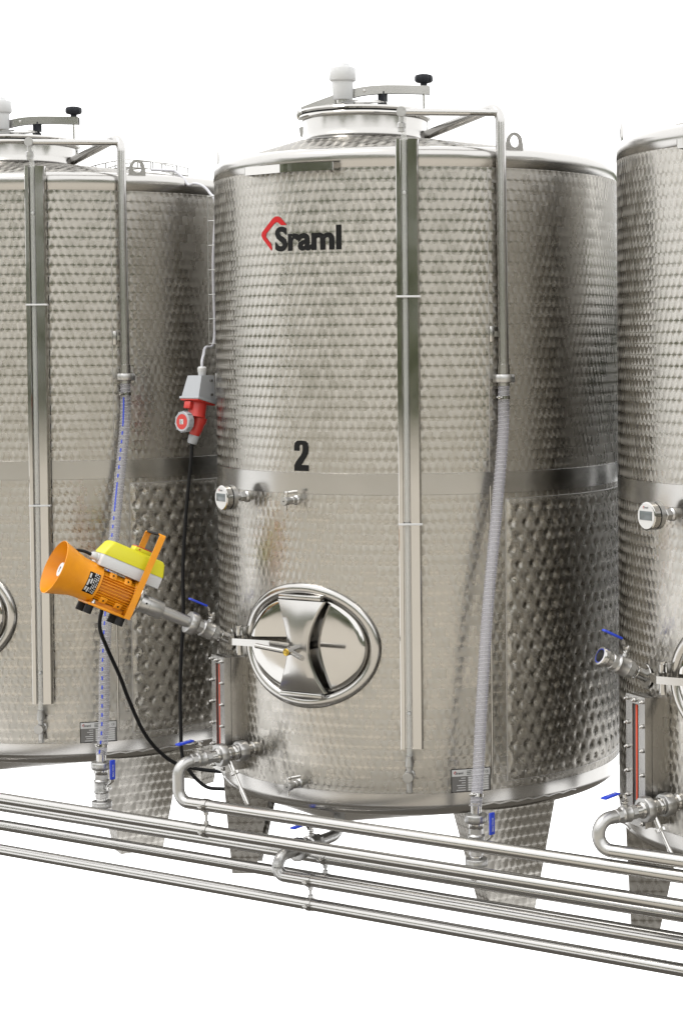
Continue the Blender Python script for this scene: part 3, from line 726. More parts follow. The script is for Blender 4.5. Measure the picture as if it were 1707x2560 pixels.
# ------------------------------------------------------------------ ball valves
def ball_valve(M, name, label, parent_parts=(), Lb=.10, r=.024, nut0=None, nut1=None, lever_dir=1, yaw=0, lev='flat', cat='valve', group='steel ball valves with blue levers'):
    """valve along M's Z starting at 0; Y is the stem side"""
    t = thing(name, label, cat, None, group, M=M)
    h = .026
    mb = MB(); mb.hexnut(M, r*1.02, h, 8); mb.hexnut(M @ MX.Translation(V((0, 0, Lb-h))), r*1.02, h, 8)
    mb.lathe([(r*.9, h*.8), (r*1.12, h), (r*1.18, h+.003), (r*1.12, h+.008), (r*1.12, Lb-h-.008), (r*1.18, Lb-h-.003), (r*1.12, Lb-h), (r*.9, Lb-h*.8)], 28, M, cap=False)
    mb.lathe([(.011, r*.9), (.011, r*1.12+.008), (.008, r*1.12+.009)], 16, M @ frame((0, 0, Lb*.5), Z=(0, 1, 0)))
    build('valve_body', mb, 'cast_steel', t)
    Ms = M @ frame((0, r*1.12+.006, Lb*.5), X=(0, 0, 1), Z=(0, 1, 0))
    mb = MB(); mb.cyl(Ms @ V((0, 0, 0)), Ms @ V((0, 0, .034)), .0052, 12); mb.box((0, 0, .009), (.026, .014, .004), Ms, .001); mb.hexnut(Ms @ MX.Translation(V((0, 0, .018))), .0095, .008); mb.hexnut(Ms @ MX.Translation(V((0, 0, .004))), .0095, .005); build('stem_nut', mb, 'bolt_steel', t)
    sd = lever_dir; Ms = Ms @ MX.Rotation(RAD(yaw), 4, 'Z')
    prof_ = fillet([V((-.010*sd, 0, .016)), V((.012*sd, 0, .016)), V((.030*sd, 0, .044)), V((.050*sd, 0, .047))], .004, 3)
    mb = MB(); vs = []; fs = []
    for p in prof_:
        for y, z in ((-.0085, -.0011), (.0085, -.0011), (.0085, .0011), (-.0085, .0011)): vs.append(Ms @ (p+V((0, y, z))))
    for i in range(len(prof_)-1):
        for k in range(4): fs.append([i*4+k, i*4+(k+1) % 4, (i+1)*4+(k+1) % 4, (i+1)*4+k])
    fs += [[0, 1, 2, 3], [len(vs)-1-k for k in range(4)]]; mb.add(vs, fs); lv_ = build('lever', mb, 'bolt_steel', t, sharp=25)
    mb = MB(); a_, b_ = .040*sd, .122*sd; mid = (a_+b_)/2
    mb.box((mid, 0, .0478), (abs(b_-a_), .025, .0085), Ms, .0035); build('grip', mb, 'blue_vinyl', lv_)
    mb = MB(); text_mb('BALL VALVE', Ms @ frame((mid-.028*sd, -.003*sd, 0.0522), X=(sd, 0, 0), Z=(0, 0, 1)), .05, .0062, .015, depth=.0001, mb=mb); build('grip_lettering', mb, 'plate_white', lv_)
    mb = MB(); mb.cyl(Ms @ V((.0215*sd, -.0, .0275)), Ms @ V((.0225*sd, 0, .0295)), .003, 10); build('lever_hole', mb, 'dark_interior', lv_)
    return t

PY, PZA, PZB = -1.12, .2747, .176          # front pair of pipes
# outlet valve of the middle tank: nut, small clamped piece with rod, nut, ball valve
def axis_frame(o, d, upv=(0, 0, 1)):
    d = V(d).normalized(); y = V(upv) - d*V(upv).dot(d); y.normalize(); x = y.cross(d); return frame(o, X=x, Z=d)
def outlet_set(label, label2):
    o0 = wo+oa*.050; M = axis_frame(o0, oa)
    t = thing('outlet_union', label, 'pipe union', None, 'outlet unions with hanging rods', M=M)
    mb = MB(); union(mb, M @ MX.Translation(V((0, 0, .018))), .042, .041); build('union_nut', mb, 'cast_steel', t)
    mb = MB(); mb.lathe([(.027, .03), (.030, .034), (.030, .058), (.0285, .060), (.030, .062), (.030, .090), (.028, .094)], 28, M, cap=False); mb.lathe(torus(.0295, .003, .044, k=8), 28, M, cap=False); build('spacer', mb, 'pipe_steel', t)
    mb = MB(); union(mb, M @ MX.Translation(V((0, 0, .108))), .034, .0455); build('union_nut', mb, 'cast_steel', t)
    mb = MB(); mb.lathe([(.030, .120), (.030, .128), (.0235, .134), (.022, .160)], 24, M, cap=False); build('tail', mb, 'pipe_steel', t)
    rd_ = V((.50, -.04, -.86)).normalized(); q0 = M @ V((.0, -.030, .072)); Mr = frame(q0, Z=rd_)
    mb = MB(); mb.lathe([(.0105, -.006), (.0105, .055), (.0001, .055)], 16, Mr)
    mb.lathe([(.006, .05), (.006, .115), (.0085, .125), (.0095, .185), (.0085, .189), (.0001, .189)], 14, Mr); rod = build('thrust_rod', mb, 'bolt_steel', t)
    vs = []; n_ = 40
    mb = MB()
    for z in (.046, .058):
        for k in range(n_): a = 2*pi*k/n_; rr = .0175*(1+.06*(1 if k % 2 else -1)); vs.append((rr*cos(a), rr*sin(a), z))
    mb.add(vs, [[k, (k+1) % n_, n_+(k+1) % n_, n_+k] for k in range(n_)] + [list(range(n_))[::-1], [n_+k for k in range(n_)]], Mr); build('knurled_nut', mb, 'bolt_steel', rod, sharp=20)
    Mv = axis_frame(wo+oa*.205, oa, (0, 0, 1)); bv = ball_valve(Mv, 'ball_valve', label2, Lb=.088, r=.0255, lever_dir=1, yaw=16)
    return t, bv, wo+oa*.293
ou2, bv2, e2 = outlet_set('steel union with hanging rod at the lower left of the middle tank', 'blue-levered valve at the lower left of the middle tank, on the sharp pipe bend')
e3 = T3M @ e2
move_copy(ou2, T3M, 'steel union with hanging rod on the right tank'); move_copy(bv2, T3M, 'blue-levered valve beside the red sight strip of the right tank')
# inclined valves (mixer port)
Mi2 = axis_frame(IP+idir*.066, idir); vi2 = ball_valve(Mi2, 'ball_valve', 'tilted valve with long blue lever between orange motor and oval door', Lb=.100, r=.030, lever_dir=1)
vi3 = move_copy(vi2, T3M, 'tilted open-ended valve with blue lever on the right tank')
Mo = T3M @ Mi2 @ MX.Translation(V((0, 0, .100)))
t = thing('threaded_end', 'threaded steel ring with blue seal on the tilted valve of the right tank', 'pipe end', None, M=Mo)
mb = MB(); mb.lathe([(.026, -.004), (.027, .018), (.034, .020), (.035, .022)] + [(.0355+.0012*(k % 2), .024+.003*k) for k in range(7)] + [(.034, .046), (.027, .047), (.027, .040)], 36, Mo, cap=False); build('thread', mb, 'pipe_steel', t, sharp=60)
mb = MB(); mb.lathe([(.027, .0445), (.0235, .0445), (.0235, .036), (.027, .036)], 36, Mo, cap=False); build('seal_ring', mb, 'blue_vinyl', t)
mb = MB(); mb.lathe([(.0235, .046), (.0225, -.02)], 30, Mo, cap=False); mb.lathe([(.0001, -.018), (.0225, -.018)], 30, Mo, cap=False); build('bore', mb, 'cast_steel', t)

# ------------------------------------------------------------------ pipes
RP = .0230
def pipe(name, label, pts, fr, parts=True, r=RP):
    t = thing(name, label, 'pipe', V(pts[-2 if len(pts) > 2 else 0]), 'long steel pipes along the tanks')
    path = fillet(pts, fr, 10)
    if len(pts) > 2:
        iend = max(i for i, p in enumerate(path[:-1]))
        mb = MB(); mb.tube(path[:iend+1], r, 20); build('elbow', mb, 'cast_steel', t, sharp=60)
        mb = MB(); mb.tube(path[iend:], r, 20); build('straight', mb, 'pipe_steel', t, sharp=60)
    else:
        mb = MB(); n = 2; mb.tube(pts, r, 24); build('straight', mb, 'pipe_steel', t, sharp=60)
    return t
XR, XL = 3.2, -4.0
p0 = e2; pk = p0+oa*.062
pipe('steel_pipe', 'upper front pipe starting in the sharp bend at the middle tank', [p0, V((pk.x, PY, p0.z-.002)), V((pk.x, PY, PZA)), V((XR, PY, PZA))], .050)
p0 = e3; oa3 = (T3M.to_3x3() @ oa); pk = p0+oa3*.062; zA3 = p0.z-.100
pipe('steel_pipe', 'highest pipe, bending out of the valve of the right tank', [p0, V((pk.x-.004, PY+.004, p0.z-.002)), V((pk.x-.004, PY+.004, zA3)), V((XR, PY, zA3))], .0499)
pipe('steel_pipe', 'lower front pipe just under the bent pipe, running the whole width', [V((XL, PY, PZB)), V((XR, PY, PZB))], .05)
BY, BZ1, BZ2 = -.85, .0525, -.0305
bp = pipe('steel_pipe', 'rear pipe carrying the two hose valves', [V((XL, BY, BZ1)), V((XR, BY, BZ1))], .05)
pipe('steel_pipe', 'rear lower pipe, half hidden behind the drain pipe', [V((XL, BY, BZ2)), V((XR, BY, BZ2))], .05)
CY, CZ, DZp = -1.0, .008, -.0835
pipe('steel_pipe', 'lowest pipe running the whole width at the bottom', [V((XL, CY, DZp)), V((XR, CY, DZp))], .05)
# drain line under the middle tank
dt = thing('drain_pipe', 'steel drain pipe bending forward below the sloping tank bottom', 'pipe', (0, -.6, .06))
mb = MB(); mb.tube(fillet([V((0, -.6, .165)), V((0, -.6, .078)), V((0, -.735, .078))], .055, 8), .0235, 20); build('elbow', mb, 'cast_steel', dt, sharp=60)
mb = MB(); mb.lathe([(.0245, 0), (.0255, .002), (.0255, .006), (.0245, .008)], 20, MX.Translation(V((0, -.6, .118)))); build('weld_ring', mb, 'weld_seam', dt)
Mv = axis_frame((0, -.735, .078), (0, -1, 0)); ball_valve(Mv, 'ball_valve', 'drain valve with blue lever under the middle tank, between the pipes', Lb=.100, r=.032, lever_dir=1)
un = thing('outlet_union', 'steel union nut in front of the drain valve between the pipes', 'pipe union', (0, -.86, .078))
mb = MB(); union(mb, axis_frame((0, -.872, .078), (0, -1, 0)), .034, .046); build('union_nut', mb, 'cast_steel', un)
mb = MB(); mb.cyl((0, -.83, .078), (0, -.91, .078), .024, 20); build('tail', mb, 'pipe_steel', un)
pipe('steel_pipe', 'drain pipe curling forward from the drain valve and running right', [V((0, -.905, .078)), V((0, CY+.0, .078)), V((0, CY, CZ)) if False else V((.0, CY, CZ)), V((XR, CY, CZ))], [.045, .034])

# pipe hangers
def hanger(x, y, z0, z1, label, flip=1):
    t = thing('pipe_hanger', label, 'pipe clamp', (x, y, z1), 'double pipe clamps')
    for z, sg in ((z0, -1), (z1, 1)):
        mb = MB(); Mx = frame((x, y, z), X=(0, 1, 0), Z=(1, 0, 0)); mb.lathe([(RP+.0006, -.0105), (RP+.003, -.0105), (RP+.003, .0105), (RP+.0006, .0105)], 28, Mx)
        for s_ in (-1, 1): mb.box((x, y+s_*.031, z), (.020, .018, .0075), None, .001)
        cl = build('clamp_ring', mb, 'brushed_steel', t, sharp=25)
        for s_ in (-1, 1):
            mb = MB(); mb.hexnut(frame((x, y+s_*.034, z-.009), Z=(0, 0, 1)), .0058, .018); build('bolt', mb, 'bolt_steel', cl)
    mb = MB(); mb.hexnut(frame((x, y, z1+RP+.002), Z=(0, 0, 1)), .0105, .012); mb.hexnut(frame((x, y, z0-RP-.014), Z=(0, 0, 1)), .0105, .012); mb.cyl((x, y, z1+RP), (x, y, z0-RP), .0058, 12); build('stud', mb, 'cast_steel', t)
    return t
hanger(-.250, PY, PZA, PZB, 'clamp joining the bent pipe to the pipe below it')
hanger(.156, CY, CZ, DZp, 'clamp joining the drain pipe to the lowest pipe')
hanger(.115, BY, BZ1, BZ2, 'small dark clamp joining the two rear pipes')

# ------------------------------------------------------------------ hoses with bottom valves
def hose(top, pts, label, stripe, vx, dash):
    base = V((vx, BY, BZ1))
    path = spline([top] + [V(p) for p in pts] + [base+V((0, 0, .285))], 14)
    t = thing('clear_hose', label, 'hose', path[-1], 'clear ribbed hoses with wire spirals')
    mb = MB(); mb.tube(path, .0225, 20); build('hose_wall', mb, 'clear_hose', t, sharp=60)
    # arc-length table
    L = [0]
    for a, c in zip(path, path[1:]): L.append(L[-1]+(c-a).length)
    def at(s_):
        s_ = max(0, min(L[-1]-1e-6, s_)); i = max(k for k in range(len(L)-1) if L[k] <= s_); f_ = (s_-L[i])/(L[i+1]-L[i])
        return path[i].lerp(path[i+1], f_), (path[i+1]-path[i]).normalized()
    def fr(s_, a, r):
        p, d = at(s_); x = V((0, 1, 0)); x = (x-d*x.dot(d)).normalized(); y = d.cross(x); return p+(x*cos(a)+y*sin(a))*r
    pitch = .0158; turns = int(L[-1]/pitch); mb = MB()
    mb.tube([fr(k*pitch/12, 2*pi*k/12, .0229) for k in range(turns*12)], .0005, 5); build('wire_spiral', mb, 'hose_wire', t, sharp=80)
    if stripe is not None:
        s_ = .06; k = 0
        while s_ < L[-1]-.02:
            ln = .13 if k in dash else .016
            nn = max(2, int(ln/.02)+1); mb = MB()
            for q in range(nn):
                sa, sb = s_+ln*q/nn, s_+ln*(q+1)/nn
                mb.add([fr(sa, stripe-.13, .0236), fr(sa, stripe+.13, .0236), fr(sb, stripe+.13, .0236), fr(sb, stripe-.13, .0236)], [[0, 1, 2, 3]])
            s_ += ln+.022; k += 1; build('stripe_dash', mb, 'blue_vinyl', t)
    else:
        mb = MB(); mb.tube([fr(L[-1]*k/60, .2, .0232) for k in range(61)], .0008, 5); build('edge_stripe', mb, 'blue_vinyl', t)
    for s_ in (.045, L[-1]-.04):
        p, d = at(s_); Mx = frame(p, Z=d); mb = MB(); mb.lathe([(.0232, -.0065), (.0242, -.006), (.0242, .006), (.0232, .0065)], 24, Mx)
        mb.box((-.030, 0, 0), (.012, .010, .012), Mx, .001); mb.cyl(Mx @ V((-.030, -.012, 0)), Mx @ V((-.030, .014, 0)), .004, 8); build('hose_clamp', mb, 'polished_steel', t)
    # valve below
    Mv = axis_frame(base+V((0, 0, .165)), (0, 0, -1), (.93, -.36, 0))
    return t, base
h2, b2 = hose(uz+V((0, 0, -.028)), [(.733, -.515, 1.70), (.738, -.575, 1.40), (.755, -.665, 1.08), (.775, -.745, .75), (.798, -.815, .46)], 'clear ribbed hose hanging down the front of the middle tank', None, .808, ())
h1, b1 = hose(uz+V((-S, 0, -.028)), [(-1.192, -.515, 1.70), (-1.168, -.59, 1.40), (-1.105, -.72, 1.02), (-1.07, -.79, .74), (-1.043, -.83, .46)], 'clear ribbed hose with blue dashes behind the orange motor', 2.75, -1.042, (0, 7, 16))
def hose_valve(base, label, label_u):
    Mv = axis_frame(base+V((0, 0, .102)), (0, 0, 1), (.97, -.25, 0)); v_ = ball_valve(Mv, 'ball_valve', label, Lb=.104, r=.0275, lever_dir=1)
    u_ = thing('hose_union', label_u, 'pipe union', base+V((0, 0, .02)), 'pairs of union nuts at the hose valves')
    mb = MB(); union(mb, MX.Translation(base+V((0, 0, .2415))), .032, .042); build('union_nut', mb, 'cast_steel', u_)
    mb = MB(); union(mb, MX.Translation(base+V((0, 0, .0775))), .030, .042); build('union_nut', mb, 'cast_steel', u_)
    mb = MB(); mb.cyl(base+V((0, 0, .012)), base+V((0, 0, .106)), .0225, 18); build('lower_tail', mb, 'pipe_steel', u_)
    mb = MB(); mb.lathe([(.0225, .200), (.027, .206), (.027, .222), (.0205, .226), (.0205, .300)], 20, MX.Translation(base)); build('upper_tail', mb, 'pipe_steel', u_)
hose_valve(b2, 'upright valve with blue lever at the foot of the middle hose', 'union nuts above and below the valve of the middle hose')
hose_valve(b1, 'upright valve with blue lever at the foot of the left hose', 'union nuts above and below the valve of the left hose')

# ------------------------------------------------------------------ orange mixer motor on the inclined valve
P0 = IP+idir*.186; Mm = axis_frame(P0, idir)      # Z outward along the shaft, Y up, X sideways
def Lm(x, y, z): return Mm @ V((x, y, z))
mot = thing('mixer_motor', 'orange electric mixer motor with yellow switch box on a tilted steel shaft', 'motor', None, M=Mm)
mb = MB(); union(mb, Mm @ MX.Translation(V((0, 0, .002))), .036, .047); build('union_nut', mb, 'cast_steel', mot)
mb = MB(); mb.lathe([(.024, .01), (.024, .14), (.0345, .142), (.0355, .145), (.0355, .262), (.034, .264)], 32, Mm, cap=False)
sh = build('shaft_housing', mb, 'cast_steel', mot)
mb = MB(); mb.lathe([(.0357, .205), (.0352, .2058), (.0357, .2066)], 32, Mm, cap=False); mb.cyl(Lm(.0352, .004, .222), Lm(.0362, .004, .222), .004, 10); build('groove', mb, 'dark_interior', sh)
mb = MB(); mb.lathe([(.03, .262), (.083, .262), (.085, .264), (.085, .272), (.083, .274)], 48, Mm, cap=False); build('flange', mb, 'brushed_steel', mot)
mb = MB(); mb.lathe([(.03, .274), (.080, .274), (.082, .278), (.076, .292), (.072, .300)], 40, Mm, cap=False); mb.lathe([(.064, .290), (.064, .445)], 40, Mm, cap=False)
mb.lathe([(.064, .435), (.072, .438), (.074, .446), (.074, .452)], 40, Mm, cap=False)
body = build('motor_body', mb, 'orange_paint', mot)
for k in range(40):
    a = 2*pi*k/40
    if sin(a) > .60 or sin(a) < -.80: continue
    mb = MB(); Mq = Mm @ MX.Rotation(a, 4, 'Z'); mb.box((.069, 0, .366), (.012, .0022, .144), Mq); build('fin', mb, 'orange_paint', body)
for y in (.048, -.046):
    for z in (.335, .40):
        for sx in (-1, 1):
            mb = MB(); xx = sx*sqrt(max(0, .069**2-y*y)); Mq = frame(Lm(xx, y, z), X=Mm.to_3x3() @ V((0, 0, 1)), Z=Mm.to_3x3() @ V((sx*.8, y*9, 0))); mb.box((0, 0, .002), (.030, .026, .014), Mq, .002); mb.lathe([(.0075, .008), (.0075, .011), (.0045, .011)], 16, Mq, cap=False); lug = build('boss', mb, 'orange_paint', body)
            mb = MB(); mb.cyl(Mq @ V((0, 0, .007)), Mq @ V((0, 0, .0102)), .0042, 12); build('boss_hole', mb, 'dark_interior', body)
# fan cowl with flared mouth
mb = MB(); mb.lathe([(.068, .440), (.0775, .442), (.078, .500), (.080, .520), (.096, .575), (.1075, .612), (.1085, .616), (.1065, .617), (.094, .575), (.074, .520), (.060, .505), (.045, .502), (.0001, .502)], 56, Mm)
cowl = build('fan_cowl', mb, 'orange_paint', mot, sharp=30)
mb = MB(); mb.lathe([(.028, .505), (.030, .578), (.028, .590), (.0001, .591)], 28, Mm); capw = build('hub_cap', mb, 'white_plastic', cowl)
mb = MB(); mb.prism([(-.002, -.012), (.002, -.012), (.002, .004), (.006, .004), (0, .013), (-.006, .004), (-.002, .004)], 0, .0004, Mm @ MX.Translation(V((0, 0, .5914)))); build('hub_arrow', mb, 'ink_black', capw)
# rating plate wrapped on the cowl
def cow(a, z, r=.0792): return Lm(r*cos(a), r*sin(a), z)
mb = MB(); mb.grid(lambda i, j: (cow(-.62+1.10*i/10, .452+.046*j), (0, 0)), 10, 1); rp_ = build('rating_plate', mb, 'ink_black', cowl)
mb = MB()
for (a0, a1, z0, z1) in ((-.50, -.28, .488, .495), (-.22, .10, .488, .495), (.16, .40, .488, .495), (-.56, -.30, .478, .484), (-.1, .16, .478, .484)): mb.grid(lambda i, j: (cow(a0+(a1-a0)*i/4, z0+(z1-z0)*j, .0797), (0, 0)), 4, 1)
for k in range(3):
    for q in range(9):
        a0 = -.56+q*.115+(k*.03); z0 = .455+k*.0075; mb.grid(lambda i, j: (cow(a0+(.085-.02*((q+k) % 3))*i/2, z0+.004*j, .0797), (0, 0)), 2, 1)
build('rating_marks', mb, 'plate_white', rp_)
# base plate and rubber feet
mb = MB(); mb.box((0, -.079, .372), (.130, .010, .165), Mm, .003); mb.box((0, -.068, .372), (.08, .02, .14), Mm); base_ = build('base_plate', mb, 'orange_paint', mot)
mb = MB(); mb.cyl(Lm(.056, -.074, .432), Lm(.056, -.060, .432), .0055, 10); mb.hexnut(frame(Lm(.056, -.073, .432), Z=Mm.to_3x3() @ V((0, 1, 0))), .009, .006); build('bolt', mb, 'bolt_steel', base_)
for z in (.300, .438):
    for x in (-.048, .048):
        mb = MB(); mb.lathe([(.0165, 0), (.0165, .032), (.0155, .033), (.0001, .033)], 20, frame(Lm(x, -.084, z), Z=Mm.to_3x3() @ V((0, -1, 0)))); build('rubber_foot', mb, 'black_rubber', mot)
# switch box
mb = MB(); mb.box((0, .095, .340), (.110, .048, .262), Mm, .005); sbx = build('switch_box', mb, 'light_plastic', mot)
mb = MB(); mb.box((.0555, .094, .340), (.0012, .031, .215), Mm, .0004); build('box_panel', mb, 'light_plastic', sbx)
mb = MB(); lo = [(-.0535, .118), (.0535, .118)]
vs = []; 
def rr_(hx, z0, z1, y, c):
    out = []
    for (cx, cz, a0) in ((hx-c, z1-c, 0), (-hx+c, z1-c, 90), (-hx+c, z0+c, 180), (hx-c, z0+c, 270)):
        for k in range(5): a = RAD(a0+22.5*k); out.append(Lm(cx+c*cos(a), y, cz+c*sin(a)))
    return out
lay = [rr_(.056, .208, .472, .118, .008), rr_(.056, .208, .472, .126, .008), rr_(.049, .217, .458, .168, .014), rr_(.044, .223, .451, .176, .014), rr_(.037, .230, .444, .179, .014)]
for q in lay: vs += q
n_ = 20; fs = [[i*n_+k, (i+1)*n_+k, (i+1)*n_+(k+1) % n_, i*n_+(k+1) % n_] for i in range(4) for k in range(n_)] + [[4*n_+k for k in range(n_)][::-1]]
mb.add(vs, fs); lidy = build('box_lid', mb, 'yellow_plastic', mot, sharp=32)
mb = MB(); mb.box((0, .186, .318), (.056, .020, .072), Mm, .004); build('switch_block', mb, 'yellow_plastic', lidy)
mb = MB(); mb.box((0, .1972, .318), (.052, .004, .066), Mm, .001); mb.cyl(Lm(.0275, .188, .335), Lm(.0288, .188, .335), .0040, 10); build('switch_button', mb, 'red_plastic', lidy)
mb = MB(); mb.lathe([(.017, .470), (.017, .478), (.0125, .480), (.0150, .484), (.0150, .498), (.011, .504), (.0001, .504)], 16, Mm @ MX.Translation(V((.012, .098, 0)))); build('cable_gland', mb, 'white_plastic', sbx)
mb = MB(); mb.tube(spline([Lm(.012, .098, .50), Lm(.010, .099, .535), Lm(.0, .088, .565), Lm(-.02, .06, .555), Lm(-.03, .03, .5)], 8), .0062, 10); build('box_lead', mb, 'black_cable', sbx)
# carrying strap
mb = MB(); pth = fillet([V((.084, -.082, 0)), V((.087, -.06, 0)), V((.087, .272, 0)), V((-.087, .272, 0)), V((-.087, -.06, 0)), V((-.084, -.082, 0))], [.01, .010, .010, .01], 4)
def strap(pts, zc, hw, th):
    m_ = MB(); vs = []; fs = []
    for i, p in enumerate(pts):
        d = (pts[min(i+1, len(pts)-1)]-pts[max(i-1, 0)]).normalized(); n_ = V((d.y, -d.x, 0))*th/2
        vs += [Lm(p.x-n_.x, p.y-n_.y, zc-hw), Lm(p.x+n_.x, p.y+n_.y, zc-hw), Lm(p.x+n_.x, p.y+n_.y, zc+hw), Lm(p.x-n_.x, p.y-n_.y, zc+hw)]
    for i in range(len(pts)-1):
        for k in range(4): fs.append([i*4+k, i*4+(k+1) % 4, (i+1)*4+(k+1) % 4, (i+1)*4+k])
    fs += [[0, 1, 2, 3], [len(vs)-1-k for k in range(4)]]; m_.add(vs, fs); return m_
hnd = build('carrying_strap', strap(pth, .291, .0125, .004), 'orange_paint', mot, sharp=25)
mb = MB(); mb.box((0, .272, .291), (.135, .0075, .030), Mm, .003); build('strap_grip', mb, 'black_rubber', hnd)

# ------------------------------------------------------------------ power socket on the left flank of the middle tank
SO = V((-.775, -.515, 1.80)); Mo = frame(SO, X=(1, 0, 0), Z=(0, 0, 1))
pst = thing('power_socket', 'grey and red industrial power socket box on the left flank of the middle tank', 'socket', SO)
vs = []
for (z, x0, x1, y0, y1) in ((.122, -.036, .040, -.026, .055), (.030, -.048, .046, -.055, .055)):
    for x, y in ((x0, y0), (x1, y0), (x1, y1), (x0, y1)): vs.append(SO+V((x, y, z-(.0 if z > .1 else (.028*(y+.055)/.11)))))
mb = MB(); mb.add(vs, [[0, 1, 2, 3], [4, 7, 6, 5], [0, 4, 5, 1], [1, 5, 6, 2], [2, 6, 7, 3], [3, 7, 4, 0]])
hs_ = build('housing', mb, 'grey_plastic', pst, sharp=20)
Mfl = frame(SO+V((0, 0, .016)), X=(1, 0, 0), Z=V((0, .25, 1))); mb = MB(); mb.box((-.001, -.002, .0), (.106, .122, .010), Mfl, .002); build('housing_flange', mb, 'grey_plastic', hs_)
mb = MB(); mb.box((-.001, -.002, -.008), (.098, .114, .007), Mfl, .002); mb.lathe([(.034, -.075), (.040, -.074), (.037, -.060), (.037, -.010)], 28, Mfl @ MX.Translation(V((0, .0, 0)))); mb.box((-.012, -.046, -.030), (.034, .02, .03), Mfl, .003); build('outlet_body', mb, 'red_plastic', pst)
for z in (.04, .10):
    mb = MB(); mb.cyl(SO+V((.041, .028, z)), SO+V((.052, .028, z)), .006, 12); build('screw', mb, 'bolt_steel', hs_)
mb = MB()
for z in (.032, .098): mb.cyl(SO+V((.042, .066, z-.006)), SO+V((.082, .066, z-.006)), .005, 10)
mb.box((.060, .072, .055), (.05, .003, .15), MX.Translation(SO)); build('mounting_bracket', mb, 'white_plastic', pst)
mb = MB(); mb.lathe([(.016, .120), (.017, .134), (.0175, .136), (.019, .138), (.019, .154), (.0135, .160), (.0001, .160)], 10, MX.Translation(SO+V((.012, .01, 0)))); build('cable_gland', mb, 'white_plastic', hs_)
# plug hanging in the socket: red body, grey collar disc, grey gland
pd = V((0, -.86, -.51)).normalized()
plg = thing('power_plug', 'red plug with round grey-rimmed cover hanging from the power socket', 'plug', SO+V((0, 0, -.10)))
mb = MB(); Mp = frame(SO+V((.000, .004, -.055)), X=(1, 0, 0), Z=V((.20, .22, 1))); mb.lathe([(.018, -.085), (.024, -.07), (.028, -.05), (.030, -.03), (.034, -.02), (.034, .0)], 24, Mp); build('plug_body', mb, 'red_plastic', plg)
mb = MB(); mb.lathe([(.0001, -.118), (.016, -.118), (.021, -.112), (.023, -.085), (.020, -.080), (.0001, -.080)], 20, Mp); build('plug_gland', mb, 'grey_plastic', plg)
cn = V((-.10, -.97, .05)).normalized(); cc = SO+V((-.022, -.072, -.072)); Mc = frame(cc, X=(1, 0, 0), Z=cn)
mb = MB(); mb.lathe([(.0325, .010), (.040, .011), (.043, .008), (.044, -.018), (.040, -.021), (.0001, -.021)], 36, Mc)
for k in range(10): mb.box((.044, 0, -.004), (.005, .004, .025), Mc @ MX.Rotation(2*pi*k/10+.2, 4, 'Z'))
cvr = build('cover_ring', mb, 'grey_plastic', plg)
mb = MB(); mb.lathe([(.0001, .0105), (.0325, .0105), (.033, .006)], 36, Mc); build('cover_disc', mb, 'red_plastic', cvr)
mb = MB(); mb.box((-.002, 0, .0110), (.023, .021, .0006), Mc); st = build('cover_sticker', mb, 'plate_white', cvr)
mb = MB()
for k, w_ in enumerate((.010, .016, .013, .015)): mb.box((-.0125+w_/2, .0058-k*.0048+.001, .0114), (w_, .0018, .0002), Mc)
text_mb('CE', Mc @ MX.Translation(V((.003, .0052, .0114))), .006, .0032, .01, depth=0, mb=mb)
build('sticker_lettering', mb, 'ink_black', cvr)

# ------------------------------------------------------------------ cables
pe = Mp @ V((0, 0, -.116))
cab = [pe, pe+V((-.008, .0, -.09)), V((-.836, -.53, 1.365)), V((-.860, -.53, 1.105)), V((-.862, -.53, .90)), V((-.882, -.53, .645)), V((-.884, -.53, .42)), V((-.87, -.53, .27)), V((-.80, -.49, .165)), V((-.72, -.46, .150)), V((-.60, -.44, .165)), V((-.45, -.38, .17)), V((-.42, -.36, .21)),
       V((-.55, -.44, .235)), V((-.70, -.52, .240)), V((-.814, -.62, .275)), V((-.853, -.70, .341)), V((-.868, -.78, .438)), V((-.870, -.86, .578)), V((-.858, -.93, .697)), V((-.832, -1.03, .830)), V((-.775, -1.13, .93))]
mend = Lm(.0, -.075, .372)
cb_ = build('power_cable', MB().tube(spline(cab + [mend], 10), .0078, 12), 'black_cable', None, origin=pe)
tag(cb_, 'black power cable hanging from the plug and looping up to the orange motor', 'cable')
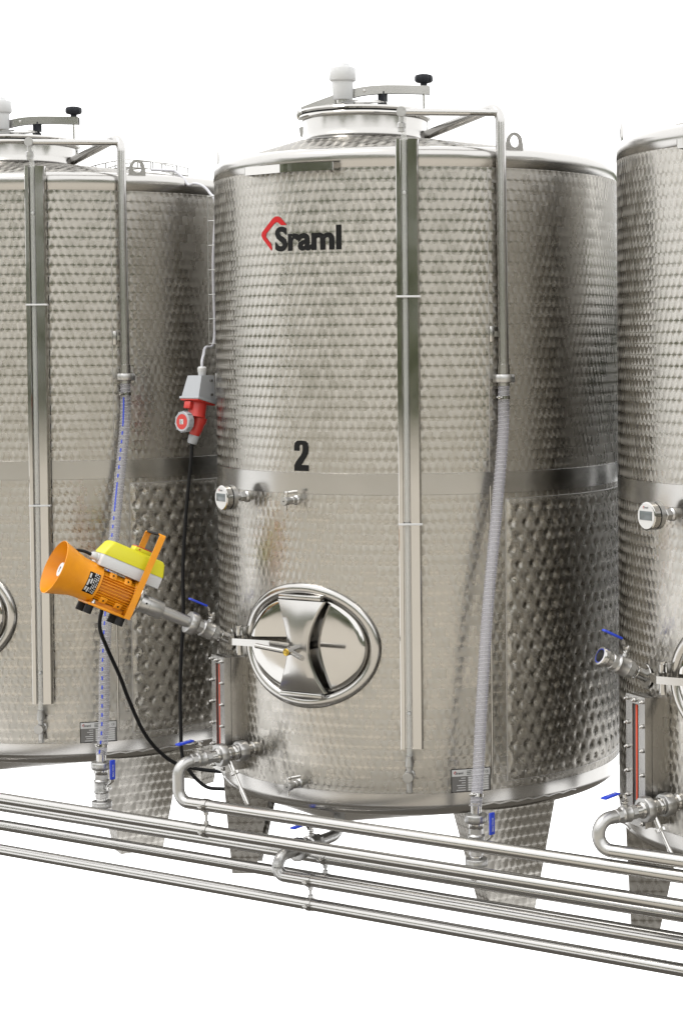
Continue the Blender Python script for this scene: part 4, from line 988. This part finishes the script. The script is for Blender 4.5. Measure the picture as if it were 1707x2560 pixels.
# wire tray on the middle tank's left flank, and the tray across the left tank's top
def wire_tray(M, L, wd, dp, n, label, rg=.0022):
    t = thing('cable_tray', label, 'cable tray', None, 'welded wire cable trays', M=M)
    for (x, z) in ((-wd/2, dp), (wd/2, dp), (-wd/2, 0), (0, 0), (wd/2, 0)):
        mb = MB(); mb.cyl(M @ V((x, 0, z)), M @ V((x, L, z)), rg, 8); build('long_wire', mb, 'galvanised_wire', t)
    for k in range(n+1):
        y = L*k/n; mb = MB(); mb.tube(fillet([M @ V((-wd/2, y, dp+.0)), M @ V((-wd/2, y, 0)), M @ V((wd/2, y, 0)), M @ V((wd/2, y, dp))], .004, 3), rg, 8); build('cross_wire', mb, 'galvanised_wire', t)
    return t
Mt_ = frame((-.865, -.29, 2.058), X=V((.64, .77, 0)) if False else V((.50, -.86, 0)), Z=V((-.86, -.50, 0))); 
wire_tray(MX(((.10, 0, -.995, -.862), (-.995, 0, -.10, -.265), (0, 1, 0, 2.058), (0, 0, 0, 1))), .640, .06, .036, 6, 'narrow upright wire tray on the left flank of the middle tank')
# tray on the left tank's top: bent outline lying on the cone
ta = thing('cable_tray', 'low curved wire tray lying across the top of the left tank', 'cable tray', (-1.45, -.1, 2.86), 'welded wire cable trays')
ln = spline([V((-1.74, -.10, 2.878)), V((-1.62, -.10, 2.894)), V((-1.50, -.10, 2.902)), V((-1.35, -.10, 2.886)), V((-1.215, -.10, 2.856))], 6)
for (dy, dz) in ((-.05, 0), (.05, 0), (-.05, -.034), (0, -.034), (.05, -.034)):
    build('long_wire', MB().tube([p+V((0, dy, dz)) for p in ln], .0028, 8), 'galvanised_wire', ta)
for p in ln[::3]:
    build('cross_wire', MB().tube(fillet([p+V((0, -.05, 0)), p+V((0, -.05, -.034)), p+V((0, .05, -.034)), p+V((0, .05, 0))], .004, 3), .0028, 8), 'galvanised_wire', ta)
wc = build('white_cable', MB().tube(spline([V((-1.30, -.20, 2.842)), V((-1.18, -.20, 2.832)), V((-1.157, -.2, 2.826)), V((-1.115, -.2, 2.795)), V((-1.085, -.2, 2.764)), V((-1.05, -.2, 2.768)), V((-1.00, -.205, 2.755)), V((-.955, -.21, 2.72)), V((-.90, -.24, 2.66)), V((-.892, -.27, 2.40)), V((-.890, -.27, 2.08)), V((-.865, -.36, 2.04)), V((-.80, -.45, 2.01)), V((-.770, -.495, 1.985)), SO+V((.012, .01, .155))], 8), .0062, 10), 'white_cable', None, origin=(-.9, -.25, 2.6))
tag(wc, 'white cable running from the top tray down to the power socket', 'cable')
